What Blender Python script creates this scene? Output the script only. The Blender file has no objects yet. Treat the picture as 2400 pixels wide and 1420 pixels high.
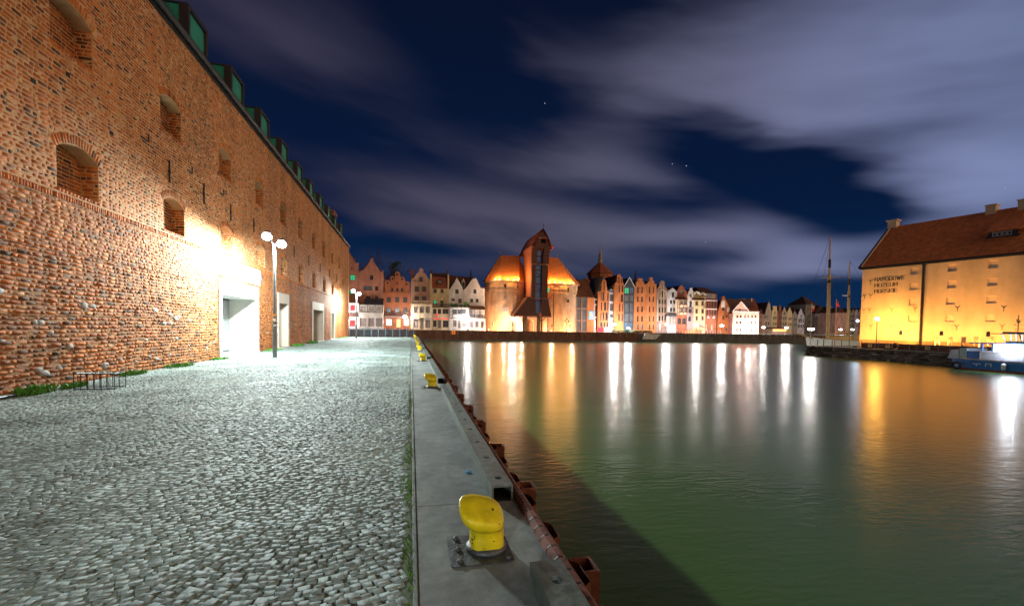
import bpy, bmesh, math, random
import numpy as np
from mathutils import Vector, Matrix
from mathutils.geometry import tessellate_polygon
random.seed(7); rng = np.random.default_rng(7)
S = bpy.context.scene
COL = S.collection
rad = math.radians

# ------------------------------------------------------------------ camera
YAW, PITCH, ROLL, SHIFT, FPX, CAMZ = rad(12.7023), rad(-2.0841), rad(0.8496), 94.99, 1050.0, 1.6
fw = Vector((math.sin(YAW)*math.cos(PITCH), math.cos(YAW)*math.cos(PITCH), math.sin(PITCH)))
r0 = Vector((math.cos(YAW), -math.sin(YAW), 0)); u0 = r0.cross(fw)
ri = r0*math.cos(ROLL) + u0*math.sin(ROLL); up = u0*math.cos(ROLL) - r0*math.sin(ROLL)
cam = bpy.data.cameras.new('camera'); cam_o = bpy.data.objects.new('camera', cam); COL.objects.link(cam_o)
cam.sensor_width = 36; cam.lens = FPX/2400*36; cam.shift_y = SHIFT/2400; cam.clip_start = .05; cam.clip_end = 3000
cam_o.matrix_world = Matrix(((ri.x, up.x, -fw.x, 0), (ri.y, up.y, -fw.y, 0), (ri.z, up.z, -fw.z, CAMZ), (0, 0, 0, 1)))
S.camera = cam_o

def ray(px, py): return fw + ri*((px-1200)/FPX) + up*((710+SHIFT-py)/FPX)
def at(px, py, Y):                     # a measured direction met with the upright plane at distance Y
    v = ray(px, py); t = Y/v.y; return Vector((v.x*t, Y, CAMZ+v.z*t))
def at_wall(px, py, X):
    v = ray(px, py); t = X/v.x; return Vector((X, v.y*t, CAMZ+v.z*t))

# ------------------------------------------------------------------ exposure
S.view_settings.view_transform = 'Standard'; S.view_settings.look = 'None'
S.view_settings.exposure = 0; S.view_settings.gamma = 1
S.render.engine = 'CYCLES'
cy = S.cycles
cy.use_denoising = True
try: cy.denoiser = 'OPENIMAGEDENOISE'
except Exception: pass
cy.max_bounces = 5; cy.diffuse_bounces = 3; cy.glossy_bounces = 3; cy.transmission_bounces = 2
cy.sample_clamp_indirect = 6; cy.sample_clamp_direct = 0
cy.caustics_reflective = False; cy.caustics_refractive = False

def lin(r, g, b):
    f = lambda c: (c/255/12.92) if c/255 <= .04045 else ((c/255+.055)/1.055)**2.4
    return (f(r), f(g), f(b), 1)

# ------------------------------------------------------------------ night sky (world)
W = bpy.data.worlds.new('World'); S.world = W; W.use_nodes = True
def build_sky():
    nt = W.node_tree; N = nt.nodes; L = nt.links; N.clear()
    out = N.new('ShaderNodeOutputWorld'); bg = N.new('ShaderNodeBackground'); L.new(bg.outputs[0], out.inputs[0])
    tc = N.new('ShaderNodeTexCoord'); sep = N.new('ShaderNodeSeparateXYZ'); L.new(tc.outputs['Generated'], sep.inputs[0])
    def M(op, a, b=None, c=None):
        n = N.new('ShaderNodeMath'); n.operation = op
        for i, v in enumerate((a, b, c)):
            if v is None: continue
            if isinstance(v, (int, float)): n.inputs[i].default_value = v
            else: L.new(v, n.inputs[i])
        return n.outputs[0]
    az = M('ARCTAN2', sep.outputs[0], sep.outputs[1]); el = M('ARCSINE', sep.outputs[2])
    def noise(sx, sy, shear, scale, det, dist, seed):
        cx = N.new('ShaderNodeCombineXYZ')
        a2 = M('MULTIPLY', az, sx); e2 = M('MULTIPLY', M('ADD', el, M('MULTIPLY', az, shear)), sy)
        L.new(a2, cx.inputs[0]); L.new(e2, cx.inputs[1]); cx.inputs[2].default_value = seed
        n = N.new('ShaderNodeTexNoise'); n.inputs['Scale'].default_value = scale; n.inputs['Detail'].default_value = det
        n.inputs['Roughness'].default_value = .45; n.inputs['Distortion'].default_value = dist
        L.new(cx.outputs[0], n.inputs['Vector']); return n.outputs[0]
    n1 = noise(1.5, 7, .12, 1.6, 3, .35, 1.3); n2 = noise(4, 16, .2, 1.5, 2, .2, 5.1)
    # warp the blob coordinates a little with noise
    wz = M('ADD', el, M('MULTIPLY', M('SUBTRACT', n1, .5), .09)); wa = M('ADD', az, M('MULTIPLY', M('SUBTRACT', n2, .5), .10))
    def ae(px, py):
        v = ray(px, py).normalized(); return math.atan2(v.x, v.y), math.asin(v.z)
    blobs = [  # cloud centre, half-size and tilt as measured angles; amount (negative: a gap)
        (620, 60, 460, 150, 12, .50), (800, 160, 260, 60, 14, .14),
        (1900, 90, 620, 210, -8, .55), (2250, 300, 420, 200, -12, .58), (1500, 200, 330, 110, 25, .40),
        (2330, 470, 330, 120, -6, .5), (1750, 200, 260, 90, 0, .28),
        (1390, 380, 230, 45, 8, .45), (1000, 470, 300, 62, 10, .50), (1330, 520, 420, 60, 4, .58), (1640, 535, 200, 40, -2, .42),
        (1830, 620, 190, 48, -10, .72), (900, 640, 260, 45, 0, .34), (1180, 600, 200, 35, 0, .30), (1560, 640, 260, 40, 8, .24),
        (1150, 250, 170, 120, 0, -.35), (1060, 60, 130, 90, 60, -.30),
        (1640, 345, 150, 45, 14, -.75), (1850, 425, 190, 48, 20, -.85), (2010, 515, 130, 50, 8, -.95), (1780, 300, 120, 18, 16, -.25), (1420, 60, 160, 70, 30, -.2),
        (1080, 592, 220, 16, 1, -.30), (1560, 480, 220, 30, 6, -.42), (1590, 590, 130, 22, 8, -.35), (1960, 690, 160, 35, 0, -.38),
        (760, 330, 200, 120, 0, -.28), (2120, 560, 90, 40, 0, .1)]
    tot = None
    for cx, cyy, sx, sy, rot, amp in blobs:
        a0, e0 = ae(cx, cyy); r = rad(rot)
        da = abs(ae(cx+40, cyy)[0]-a0)/40; de = abs(ae(cx, cyy-20)[1]-e0)/20
        x = M('DIVIDE', M('SUBTRACT', wa, a0), da); y = M('DIVIDE', M('SUBTRACT', e0, wz), de)
        xr = M('ADD', M('MULTIPLY', x, math.cos(r)/sx), M('MULTIPLY', y, math.sin(r)/sx))
        yr = M('ADD', M('MULTIPLY', x, -math.sin(r)/sy), M('MULTIPLY', y, math.cos(r)/sy))
        d2 = M('ADD', M('MULTIPLY', xr, xr), M('MULTIPLY', yr, yr))
        g = M('MULTIPLY', M('EXPONENT', M('MULTIPLY', d2, -.6)), amp)
        tot = g if tot is None else M('ADD', tot, g)
    tot = M('ADD', tot, M('MULTIPLY', M('SUBTRACT', n1, .5), .8)); tot = M('ADD', tot, M('MULTIPLY', M('SUBTRACT', n2, .5), .34))
    cr = N.new('ShaderNodeValToRGB'); L.new(M('MULTIPLY', tot, .80), cr.inputs[0])
    e = cr.color_ramp.elements; e[0].position = .0; e[0].color = (0, 0, 0, 1); e[1].position = 1.0; e[1].color = (1, 1, 1, 1)
    cr.color_ramp.interpolation = 'EASE'
    dens = cr.outputs[0]
    def ramp_az(inp, stops):
        c = N.new('ShaderNodeValToRGB'); L.new(inp, c.inputs[0]); el_ = c.color_ramp.elements
        for i, (p, colr) in enumerate(stops):
            x = el_[i] if i < 2 else el_.new(p)
            x.position = p; x.color = colr
        return c.outputs[0]
    aa = M('MULTIPLY_ADD', az, 1/2.2, .5)        # -1.1..1.1 rad -> 0..1
    clear = ramp_az(M('MULTIPLY', el, 1.5), [(0, lin(12, 44, 82)), (1, lin(9, 17, 40)), (.35, lin(7, 26, 58))])
    cloud = ramp_az(aa, [(.33, lin(66, 60, 80)), (.99, lin(134, 146, 190)), (.62, lin(86, 83, 103)), (.80, lin(106, 108, 136))])
    mx = N.new('ShaderNodeMix'); mx.data_type = 'RGBA'; L.new(dens, mx.inputs[0]); L.new(clear, mx.inputs[6]); L.new(cloud, mx.inputs[7])
    # stars
    vo = N.new('ShaderNodeTexVoronoi'); vo.inputs['Scale'].default_value = 26; L.new(tc.outputs['Generated'], vo.inputs['Vector'])
    st = M('MULTIPLY', M('LESS_THAN', vo.outputs['Distance'], .022), M('SUBTRACT', 1.0, dens))
    sepc = N.new('ShaderNodeSeparateXYZ'); L.new(vo.outputs['Color'], sepc.inputs[0])
    st = M('MULTIPLY', st, M('MULTIPLY', M('GREATER_THAN', sepc.outputs[0], .55), .5))
    ad = N.new('ShaderNodeMix'); ad.data_type = 'RGBA'; ad.blend_type = 'ADD'; ad.inputs[0].default_value = 1
    cs = N.new('ShaderNodeCombineXYZ'); [L.new(st, cs.inputs[i]) for i in range(3)]
    L.new(mx.outputs[2], ad.inputs[6]); L.new(cs.outputs[0], ad.inputs[7])
    # unseen warm glow added to the sky behind and beside the viewer, lifting shadows
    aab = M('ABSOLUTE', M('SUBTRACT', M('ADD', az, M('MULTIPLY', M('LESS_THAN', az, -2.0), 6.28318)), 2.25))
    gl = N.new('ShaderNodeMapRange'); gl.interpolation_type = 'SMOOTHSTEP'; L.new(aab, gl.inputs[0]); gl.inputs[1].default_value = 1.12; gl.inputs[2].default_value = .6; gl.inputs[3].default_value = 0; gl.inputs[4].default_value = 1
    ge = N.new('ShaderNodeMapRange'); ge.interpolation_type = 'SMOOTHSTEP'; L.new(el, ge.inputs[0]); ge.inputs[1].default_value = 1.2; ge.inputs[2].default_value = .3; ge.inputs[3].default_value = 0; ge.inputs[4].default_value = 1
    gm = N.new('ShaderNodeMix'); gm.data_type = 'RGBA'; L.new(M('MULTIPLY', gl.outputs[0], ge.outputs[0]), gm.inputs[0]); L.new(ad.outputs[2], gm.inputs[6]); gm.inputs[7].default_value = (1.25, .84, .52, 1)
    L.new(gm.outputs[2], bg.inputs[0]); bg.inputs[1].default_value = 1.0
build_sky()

# ------------------------------------------------------------------ helpers: objects
def tag(o, label=None, cat=None, group=None, kind=None):
    if label: o['label'] = label
    if cat: o['category'] = cat
    if group: o['group'] = group
    if kind: o['kind'] = kind
    return o
def empty(name, loc=(0, 0, 0), rz=0, **k):
    o = bpy.data.objects.new(name, None); COL.objects.link(o); o.location = loc; o.rotation_euler.z = rz
    o.empty_display_size = .2
    return tag(o, **k)
def copy_tree(o, parent=None):
    c = o.copy(); COL.objects.link(c)
    if parent is not None: c.parent = parent
    for ch in list(o.children): copy_tree(ch, c)
    return c
def point_light(name, loc, power, color, radius=.2, parent=None):
    l = bpy.data.lights.new(name, 'POINT'); l.energy = power; l.color = color; l.shadow_soft_size = radius
    o = bpy.data.objects.new(name, l); COL.objects.link(o); o.location = loc
    if parent is not None: o.parent = parent
    return o
def spot_light(name, loc, aim, power, color, angle, radius=.1, blend=.6, parent=None):
    l = bpy.data.lights.new(name, 'SPOT'); l.energy = power; l.color = color; l.shadow_soft_size = radius
    l.spot_size = rad(angle); l.spot_blend = blend
    o = bpy.data.objects.new(name, l); COL.objects.link(o); o.location = loc
    o.rotation_euler = (Vector(aim)-Vector(loc)).to_track_quat('-Z', 'Y').to_euler()
    if parent is not None: o.parent = parent
    return o

def street_optics(o, power, expo=.2):
    """street lantern: throws more light outwards than straight down and little above the horizontal"""
    l = o.data; l.use_nodes = True; N = l.node_tree.nodes; L = l.node_tree.links; em = N['Emission']
    tc = N.new('ShaderNodeTexCoord'); sp = N.new('ShaderNodeSeparateXYZ'); L.new(tc.outputs['Normal'], sp.inputs[0])
    c = N.new('ShaderNodeMath'); c.operation = 'MULTIPLY'; L.new(sp.outputs[2], c.inputs[0]); c.inputs[1].default_value = -1
    mx = N.new('ShaderNodeMath'); mx.operation = 'MAXIMUM'; L.new(c.outputs[0], mx.inputs[0]); mx.inputs[1].default_value = .12
    pw = N.new('ShaderNodeMath'); pw.operation = 'POWER'; L.new(mx.outputs[0], pw.inputs[0]); pw.inputs[1].default_value = -expo
    sm = N.new('ShaderNodeMapRange'); sm.interpolation_type = 'SMOOTHSTEP'; L.new(c.outputs[0], sm.inputs[0]); sm.inputs[1].default_value = -.34; sm.inputs[2].default_value = .36
    mu = N.new('ShaderNodeMath'); mu.operation = 'MULTIPLY'; L.new(pw.outputs[0], mu.inputs[0]); L.new(sm.outputs[0], mu.inputs[1])
    L.new(mu.outputs[0], em.inputs['Strength'])

class MB:
    def __init__(s): s.v = []; s.f = []; s.m = []
    def add(s, vs, fs, m=0):
        b = len(s.v); s.v += [tuple(p) for p in vs]; s.f += [tuple(i+b for i in f) for f in fs]; s.m += [m]*len(fs); return s
    def box(s, x0, x1, y0, y1, z0, z1, m=0):
        return s.add([(x0,y0,z0),(x1,y0,z0),(x1,y1,z0),(x0,y1,z0),(x0,y0,z1),(x1,y0,z1),(x1,y1,z1),(x0,y1,z1)],
                     [(0,3,2,1),(4,5,6,7),(0,1,5,4),(1,2,6,5),(2,3,7,6),(3,0,4,7)], m)
    def hexa(s, p, m=0):   # 8 points, bottom ring then top ring
        return s.add(p, [(0,3,2,1),(4,5,6,7),(0,1,5,4),(1,2,6,5),(2,3,7,6),(3,0,4,7)], m)
    def bar(s, p, q, w, h=None, m=0):
        p, q = Vector(p), Vector(q); d = (q-p)
        if d.length < 1e-6: return s
        d.normalize(); ref = Vector((0,0,1)) if abs(d.z) < .9 else Vector((0,1,0))
        a = d.cross(ref).normalized()*(w/2); b = a.cross(d).normalized()*((h or w)/2)
        return s.hexa([p-a-b, p+a-b, p+a+b, p-a+b, q-a-b, q+a-b, q+a+b, q-a+b], m)
    def tube(s, pts, r, n=8, m=0, caps=True):
        pts = [Vector(p) for p in pts]; rs = r if isinstance(r, (list, tuple)) else [r]*len(pts); rings = []
        for i, p in enumerate(pts):
            d = (pts[min(i+1, len(pts)-1)]-pts[max(i-1, 0)]).normalized()
            ref = Vector((0,0,1)) if abs(d.z) < .9 else Vector((0,1,0))
            a = d.cross(ref).normalized(); b = a.cross(d).normalized()
            rings.append([p+a*rs[i]*math.cos(t)+b*rs[i]*math.sin(t) for t in [2*math.pi*k/n for k in range(n)]])
        vs = [q for R in rings for q in R]; fs = []
        for i in range(len(pts)-1):
            for k in range(n): fs.append((i*n+k, i*n+(k+1)%n, (i+1)*n+(k+1)%n, (i+1)*n+k))
        if caps: fs += [tuple(range(n))[::-1], tuple(range((len(pts)-1)*n, len(pts)*n))]
        return s.add(vs, fs, m)
    def lathe(s, prof, c=(0,0,0), n=16, m=0, ph=0):
        vs = []; fs = []
        for r, z in prof:
            for k in range(n):
                t = ph+2*math.pi*k/n; vs.append((c[0]+r*math.cos(t), c[1]+r*math.sin(t), c[2]+z))
        for i in range(len(prof)-1):
            for k in range(n): fs.append((i*n+k, i*n+(k+1)%n, (i+1)*n+(k+1)%n, (i+1)*n+k))
        fs += [tuple(range(n))[::-1], tuple(range((len(prof)-1)*n, len(prof)*n))]
        return s.add(vs, fs, m)
    def ball(s, c, r, n=10, m=0, sc=(1,1,1)):
        bm = bmesh.new(); bmesh.ops.create_icosphere(bm, subdivisions=2, radius=r)
        vs = [(c[0]+v.co.x*sc[0], c[1]+v.co.y*sc[1], c[2]+v.co.z*sc[2]) for v in bm.verts]
        fs = [tuple(v.index for v in f.verts) for f in bm.faces]; bm.free(); return s.add(vs, fs, m)
    def slab(s, outline, y0, y1, holes=(), m=0, mr=None):
        """upright slab: outline and holes as (x, z); front face at y0 looking to -y, back at y1"""
        mr = m if mr is None else mr
        loops = [outline]+list(holes)
        tris = tessellate_polygon([[Vector((x, z, 0)) for x, z in lp] for lp in loops])
        flat = [p for lp in loops for p in lp]; n = len(flat)
        vs = [(x, y0, z) for x, z in flat]+[(x, y1, z) for x, z in flat]
        fs = []
        for t in tris:
            a, b, c = [flat[i] for i in t]
            ar = (b[0]-a[0])*(c[1]-a[1])-(c[0]-a[0])*(b[1]-a[1])
            t = t if ar > 0 else t[::-1]
            fs.append(tuple(t)); fs.append(tuple(i+n for i in t[::-1]))
        s.add(vs, fs, m)
        fs = []; k = 0
        for lp in loops:
            q = len(lp)
            for i in range(q):
                j = (i+1) % q; fs.append((k+i, k+i+n, k+j+n, k+j))
            k += q
        b0 = len(s.v)-len(vs); s.f += [tuple(i+b0 for i in f) for f in fs]; s.m += [mr]*len(fs)
        return s
    def hull(s, pts, m=0):
        bm = bmesh.new(); [bm.verts.new(p) for p in pts]; bmesh.ops.convex_hull(bm, input=bm.verts)
        bm.verts.index_update(); vs = [v.co[:] for v in bm.verts]; fs = [tuple(v.index for v in f.verts) for f in bm.faces]
        bm.free(); return s.add(vs, fs, m)
    def build(s, name, mats, parent=None, smooth=False, recalc=True, bevel=0):
        me = bpy.data.meshes.new(name); me.from_pydata(s.v, [], s.f)
        mats = mats if isinstance(mats, (list, tuple)) else [mats]
        for m in mats: me.materials.append(m)
        if len(mats) > 1: me.polygons.foreach_set('material_index', s.m)
        if recalc:
            bm = bmesh.new(); bm.from_mesh(me); bmesh.ops.recalc_face_normals(bm, faces=bm.faces); bm.to_mesh(me); bm.free()
        if smooth: me.polygons.foreach_set('use_smooth', [True]*len(me.polygons))
        me.update()
        o = bpy.data.objects.new(name, me); COL.objects.link(o)
        if parent is not None: o.parent = parent
        if bevel:
            b = o.modifiers.new('bevel', 'BEVEL'); b.width = bevel; b.segments = 2; b.limit_method = 'ANGLE'
        return o

def np_mesh(name, V, Q, mats, parent=None, tint=None, mat_idx=None):
    me = bpy.data.meshes.new(name); V = np.ascontiguousarray(V, np.float32); Q = np.ascontiguousarray(Q, np.int32)
    k = Q.shape[1]
    me.vertices.add(len(V)); me.vertices.foreach_set('co', V.ravel())
    me.loops.add(Q.size); me.loops.foreach_set('vertex_index', Q.ravel())
    me.polygons.add(len(Q)); me.polygons.foreach_set('loop_start', np.arange(0, Q.size, k, dtype=np.int32))
    me.update(calc_edges=True)
    if tint is not None:
        a = me.attributes.new('tint', 'FLOAT', 'FACE'); a.data.foreach_set('value', np.ascontiguousarray(tint, np.float32))
    for m in (mats if isinstance(mats, (list, tuple)) else [mats]): me.materials.append(m)
    if mat_idx is not None: me.polygons.foreach_set('material_index', np.ascontiguousarray(mat_idx, np.int32))
    me.validate(); o = bpy.data.objects.new(name, me); COL.objects.link(o)
    if parent is not None: o.parent = parent
    return o

# ------------------------------------------------------------------ helpers: materials
def mat(name, col, rough=.8, var=.25, scale=3., bump=0., bscale=20., metal=0., spec=.4, emit=None, estr=0., streak=None, col2=None, coat=0., stain=None, stain_amt=.35):
    m = bpy.data.materials.new(name); m.use_nodes = True; nt = m.node_tree; N = nt.nodes; L = nt.links
    b = N['Principled BSDF']; b.inputs['Roughness'].default_value = rough; b.inputs['Metallic'].default_value = metal
    b.inputs['Specular IOR Level'].default_value = spec; b.inputs['Coat Weight'].default_value = coat
    col = tuple(col[:3]); b.inputs['Base Color'].default_value = (*col, 1)
    tc = N.new('ShaderNodeTexCoord')
    if var or col2:
        n = N.new('ShaderNodeTexNoise'); n.inputs['Scale'].default_value = scale; n.inputs['Detail'].default_value = 6; n.inputs['Roughness'].default_value = .62
        if streak:
            mp = N.new('ShaderNodeMapping'); mp.inputs['Scale'].default_value = streak; L.new(tc.outputs['Object'], mp.inputs[0]); L.new(mp.outputs[0], n.inputs['Vector'])
        else: L.new(tc.outputs['Object'], n.inputs['Vector'])
        cr = N.new('ShaderNodeValToRGB'); L.new(n.outputs[0], cr.inputs[0])
        c2 = tuple(col2[:3]) if col2 else tuple(min(1, c*(1+var)) for c in col)
        c1 = col if col2 else tuple(c*(1-var) for c in col)
        e = cr.color_ramp.elements; e[0].position = .32; e[0].color = (*c1, 1); e[1].position = .68; e[1].color = (*c2, 1)
        L.new(cr.outputs[0], b.inputs['Base Color'])
    if stain:
        mp = N.new('ShaderNodeMapping'); mp.inputs['Scale'].default_value = stain; L.new(tc.outputs['Object'], mp.inputs[0])
        n = N.new('ShaderNodeTexNoise'); n.inputs['Scale'].default_value = 1; n.inputs['Detail'].default_value = 7; n.inputs['Roughness'].default_value = .65; L.new(mp.outputs[0], n.inputs['Vector'])
        mr = N.new('ShaderNodeMapRange'); L.new(n.outputs[0], mr.inputs[0]); mr.inputs[1].default_value = .36; mr.inputs[2].default_value = .62; mr.inputs[3].default_value = 1-stain_amt; mr.inputs[4].default_value = 1.06
        sc_ = N.new('ShaderNodeVectorMath'); sc_.operation = 'SCALE'; src = b.inputs['Base Color'].links
        if src: L.new(src[0].from_socket, sc_.inputs[0])
        else: sc_.inputs[0].default_value = col
        L.new(mr.outputs[0], sc_.inputs['Scale']); L.new(sc_.outputs[0], b.inputs['Base Color'])
    if bump:
        n = N.new('ShaderNodeTexNoise'); n.inputs['Scale'].default_value = bscale; n.inputs['Detail'].default_value = 5; L.new(tc.outputs['Object'], n.inputs['Vector'])
        bp = N.new('ShaderNodeBump'); bp.inputs['Strength'].default_value = bump; bp.inputs['Distance'].default_value = .02
        L.new(n.outputs[0], bp.inputs['Height']); L.new(bp.outputs[0], b.inputs['Normal'])
    if emit:
        b.inputs['Emission Color'].default_value = (*emit[:3], 1); b.inputs['Emission Strength'].default_value = estr
    return m
def tint_mat(name, stops, rough=.85, spec=.3, nscale=25., bump=.35, bscale=60., nvar=.35, bdist=.01):
    """colour picked by the per-brick / per-stone value, broken up by noise"""
    m = bpy.data.materials.new(name); m.use_nodes = True; nt = m.node_tree; N = nt.nodes; L = nt.links
    b = N['Principled BSDF']; b.inputs['Roughness'].default_value = rough; b.inputs['Specular IOR Level'].default_value = spec
    a = N.new('ShaderNodeAttribute'); a.attribute_name = 'tint'
    tc = N.new('ShaderNodeTexCoord')
    big = N.new('ShaderNodeTexNoise'); big.inputs['Scale'].default_value = .55; big.inputs['Detail'].default_value = 4; L.new(tc.outputs['Object'], big.inputs['Vector'])
    ad = N.new('ShaderNodeMath'); ad.operation = 'MULTIPLY_ADD'; L.new(big.outputs[0], ad.inputs[0]); ad.inputs[1].default_value = .5; ad.inputs[2].default_value = -.25
    su = N.new('ShaderNodeMath'); su.operation = 'ADD'; L.new(a.outputs['Fac'], su.inputs[0]); L.new(ad.outputs[0], su.inputs[1])
    cr = N.new('ShaderNodeValToRGB'); L.new(su.outputs[0], cr.inputs[0]); e = cr.color_ramp.elements
    for i, (p, c) in enumerate(stops):
        x = e[i] if i < 2 else e.new(p)
        x.position = p; x.color = (*c, 1)
    n = N.new('ShaderNodeTexNoise'); n.inputs['Scale'].default_value = nscale; n.inputs['Detail'].default_value = 5; L.new(tc.outputs['Object'], n.inputs['Vector'])
    mr = N.new('ShaderNodeMapRange'); L.new(n.outputs[0], mr.inputs[0]); mr.inputs[1].default_value = .25; mr.inputs[2].default_value = .75
    mr.inputs[3].default_value = 1-nvar; mr.inputs[4].default_value = 1+nvar
    mul = N.new('ShaderNodeVectorMath'); mul.operation = 'SCALE'; L.new(cr.outputs[0], mul.inputs[0]); L.new(mr.outputs[0], mul.inputs['Scale'])
    mp = N.new('ShaderNodeMapping'); mp.inputs['Scale'].default_value = (.55, .55, .16); L.new(tc.outputs['Object'], mp.inputs[0])
    dn = N.new('ShaderNodeTexNoise'); dn.inputs['Scale'].default_value = 1.2; dn.inputs['Detail'].default_value = 5; L.new(mp.outputs[0], dn.inputs['Vector'])
    dr = N.new('ShaderNodeMapRange'); L.new(dn.outputs[0], dr.inputs[0]); dr.inputs[1].default_value = .38; dr.inputs[2].default_value = .6; dr.inputs[3].default_value = .62; dr.inputs[4].default_value = 1.08
    mu2 = N.new('ShaderNodeVectorMath'); mu2.operation = 'SCALE'; L.new(mul.outputs[0], mu2.inputs[0]); L.new(dr.outputs[0], mu2.inputs['Scale'])
    L.new(mu2.outputs[0], b.inputs['Base Color'])
    bn = N.new('ShaderNodeTexNoise'); bn.inputs['Scale'].default_value = bscale; bn.inputs['Detail'].default_value = 6; L.new(tc.outputs['Object'], bn.inputs['Vector'])
    bp = N.new('ShaderNodeBump'); bp.inputs['Strength'].default_value = bump; bp.inputs['Distance'].default_value = bdist; L.new(bn.outputs[0], bp.inputs['Height'])
    L.new(bp.outputs[0], b.inputs['Normal']); return m
def glow(name, col, s):
    m = bpy.data.materials.new(name); m.use_nodes = True; b = m.node_tree.nodes['Principled BSDF']
    b.inputs['Base Color'].default_value = (.8, .8, .8, 1); b.inputs['Emission Color'].default_value = (*col, 1); b.inputs['Emission Strength'].default_value = s
    return m

M = {}
M['brick'] = tint_mat('old_brick', [(.0, (.07, .035, .022)), (1., (.48, .27, .15)), (.18, (.22, .07, .025)), (.42, (.38, .095, .018)), (.62, (.50, .145, .025)), (.82, (.47, .18, .055))])
M['mortar'] = mat('lime_mortar', (.42, .215, .095), .95, 0, 2.2, .7, 34, col2=(.58, .34, .175))
M['rubble_mortar'] = mat('crumbly_mortar', (.20, .09, .035), .95, 0, 2.6, 1.0, 26, col2=(.38, .20, .09))
M['stone'] = mat('field_stone', (.17, .15, .14), .8, .4, 4, .6, 22, col2=(.36, .33, .30))
M['sett'] = tint_mat('granite_sett', [(0, (.19, .235, .225)), (1, (.31, .375, .362)), (.5, (.245, .30, .29))], .68, .22, 40, .3, 70, .35, .006)
M['joint'] = mat('sandy_joint', (.12, .15, .105), .95, .4, 3, .4, 40, col2=(.20, .23, .17))
M['concrete'] = mat('quay_concrete', (.20, .22, .215), .75, .25, 9, .14, 55, stain=(1.6, .9, 1), stain_amt=.5)
M['steel_box'] = mat('grey_steel', (.14, .165, .15), .55, .35, 12, .2, 30, metal=.3, stain=(5, 1.5, 5), stain_amt=.4)
M['rust'] = mat('red_rust_paint', (.17, .05, .025), .8, .4, 6, .4, 25, stain=(6, 6, 1), stain_amt=.55)
M['rust_cap'] = mat('red_lead_capping', (.15, .055, .04), .85, .45, 6, .3, 25)
M['dark'] = mat('shade_tyre_black', (.012, .012, .012), .9, 0)  # near-black for painted shade in hollows and holes; also tyre and wheel
M['black_iron'] = mat('black_iron', (.03, .03, .032), .55, .3, 8, .1, 30, metal=.4)
M['pole_grey'] = mat('pole_grey', (.10, .115, .12), .45, .2, 4, metal=.5)
M['yellow'] = mat('yellow_paint', (.72, .55, .008), .42, .12, 7, .2, 40, coat=.1, stain=(9, 9, 4), stain_amt=.18)
M['plate'] = mat('bolted_plate', (.09, .095, .10), .5, .4, 9, .3, 40, metal=.6)
M['white_render'] = mat('white_concrete', (.62, .61, .58), .8, .08, 2, .1, 30)
M['door_grey'] = mat('door_grey', (.20, .21, .215), .5, .1, 2)
M['zinc'] = mat('dark_zinc', (.035, .036, .04), .5, .25, 3, metal=.5)
M['patina'] = mat('green_copper', (.018, .24, .185), .6, .25, 2.5)
M['frame_dark'] = mat('bronze_frame', (.045, .035, .04), .45, .2, 3, metal=.4)
M['glass'] = mat('dark_glass', (.012, .016, .022), .08, 0, spec=.6)
M['dglass'] = mat('dormer_glass', (.015, .05, .06), .06, 0, spec=.8)
M['rooftile'] = mat('roof_tile', (.13, .045, .03), .8, .3, 4, .4, 12)
M['asphalt'] = mat('paving', (.16, .15, .14), .85, .25, 1.5, .2, 12)
M['grass'] = mat('grass_blade', (.09, .22, .015), .7, .4, 9)
M['weed'] = mat('weed_leaf', (.07, .21, .02), .6, .4, 9)

# ------------------------------------------------------------------ brick generator
OCT = [(1,-1,-1,0),(1,-1,0,1),(1,1,0,-1),(1,1,-1,0),(-1,1,1,0),(-1,1,0,-1),(-1,-1,0,1),(-1,-1,1,0)]
def brick_mesh(name, B, frames, mat_, parent):
    """B rows: frame, u, v, half_u, half_v, angle, proud, jitter, inset, tint"""
    B = np.array(B, float); n = len(B)
    O = np.array([f[0] for f in frames]); U = np.array([f[1] for f in frames]); Vv = np.array([f[2] for f in frames]); Nn = np.array([f[3] for f in frames])
    fi = B[:, 0].astype(int)
    V = np.zeros((n, 16, 3))
    ca, sa = np.cos(B[:, 5]), np.sin(B[:, 5])
    tilt_u = rng.normal(0, .5, n)*B[:, 7]; tilt_v = rng.normal(0, .5, n)*B[:, 7]
    for ring in (0, 1):
        ins = B[:, 8]*ring
        a = B[:, 3]-ins; b = B[:, 4]-ins
        k = np.minimum(a, b)*(.28+.15*rng.random(n))
        for j, (sx, sy, kx, ky) in enumerate(OCT):
            x = sx*a+kx*k+rng.normal(0, 1, n)*B[:, 7]*.45
            y = sy*b+ky*k+rng.normal(0, 1, n)*B[:, 7]*.35
            z = (B[:, 6]+tilt_u*sx+tilt_v*sy+rng.normal(0, 1, n)*B[:, 7]*.45) if ring else np.full(n, -.02)
            uu = B[:, 1]+x*ca-y*sa; vv = B[:, 2]+x*sa+y*ca
            V[:, ring*8+j] = O[fi]+U[fi]*uu[:, None]+Vv[fi]*vv[:, None]+Nn[fi]*z[:, None]
    q = [(j, (j+1) % 8, 8+(j+1) % 8, 8+j) for j in range(8)]+[(8, 9, 10, 11), (15, 8, 11, 12), (14, 15, 12, 13)]
    Q = (np.array(q)[None]+(np.arange(n)*16)[:, None, None]).reshape(-1, 4)
    return np_mesh(name, V.reshape(-1, 3), Q, mat_, parent, tint=np.repeat(B[:, 9], len(q)))
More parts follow.
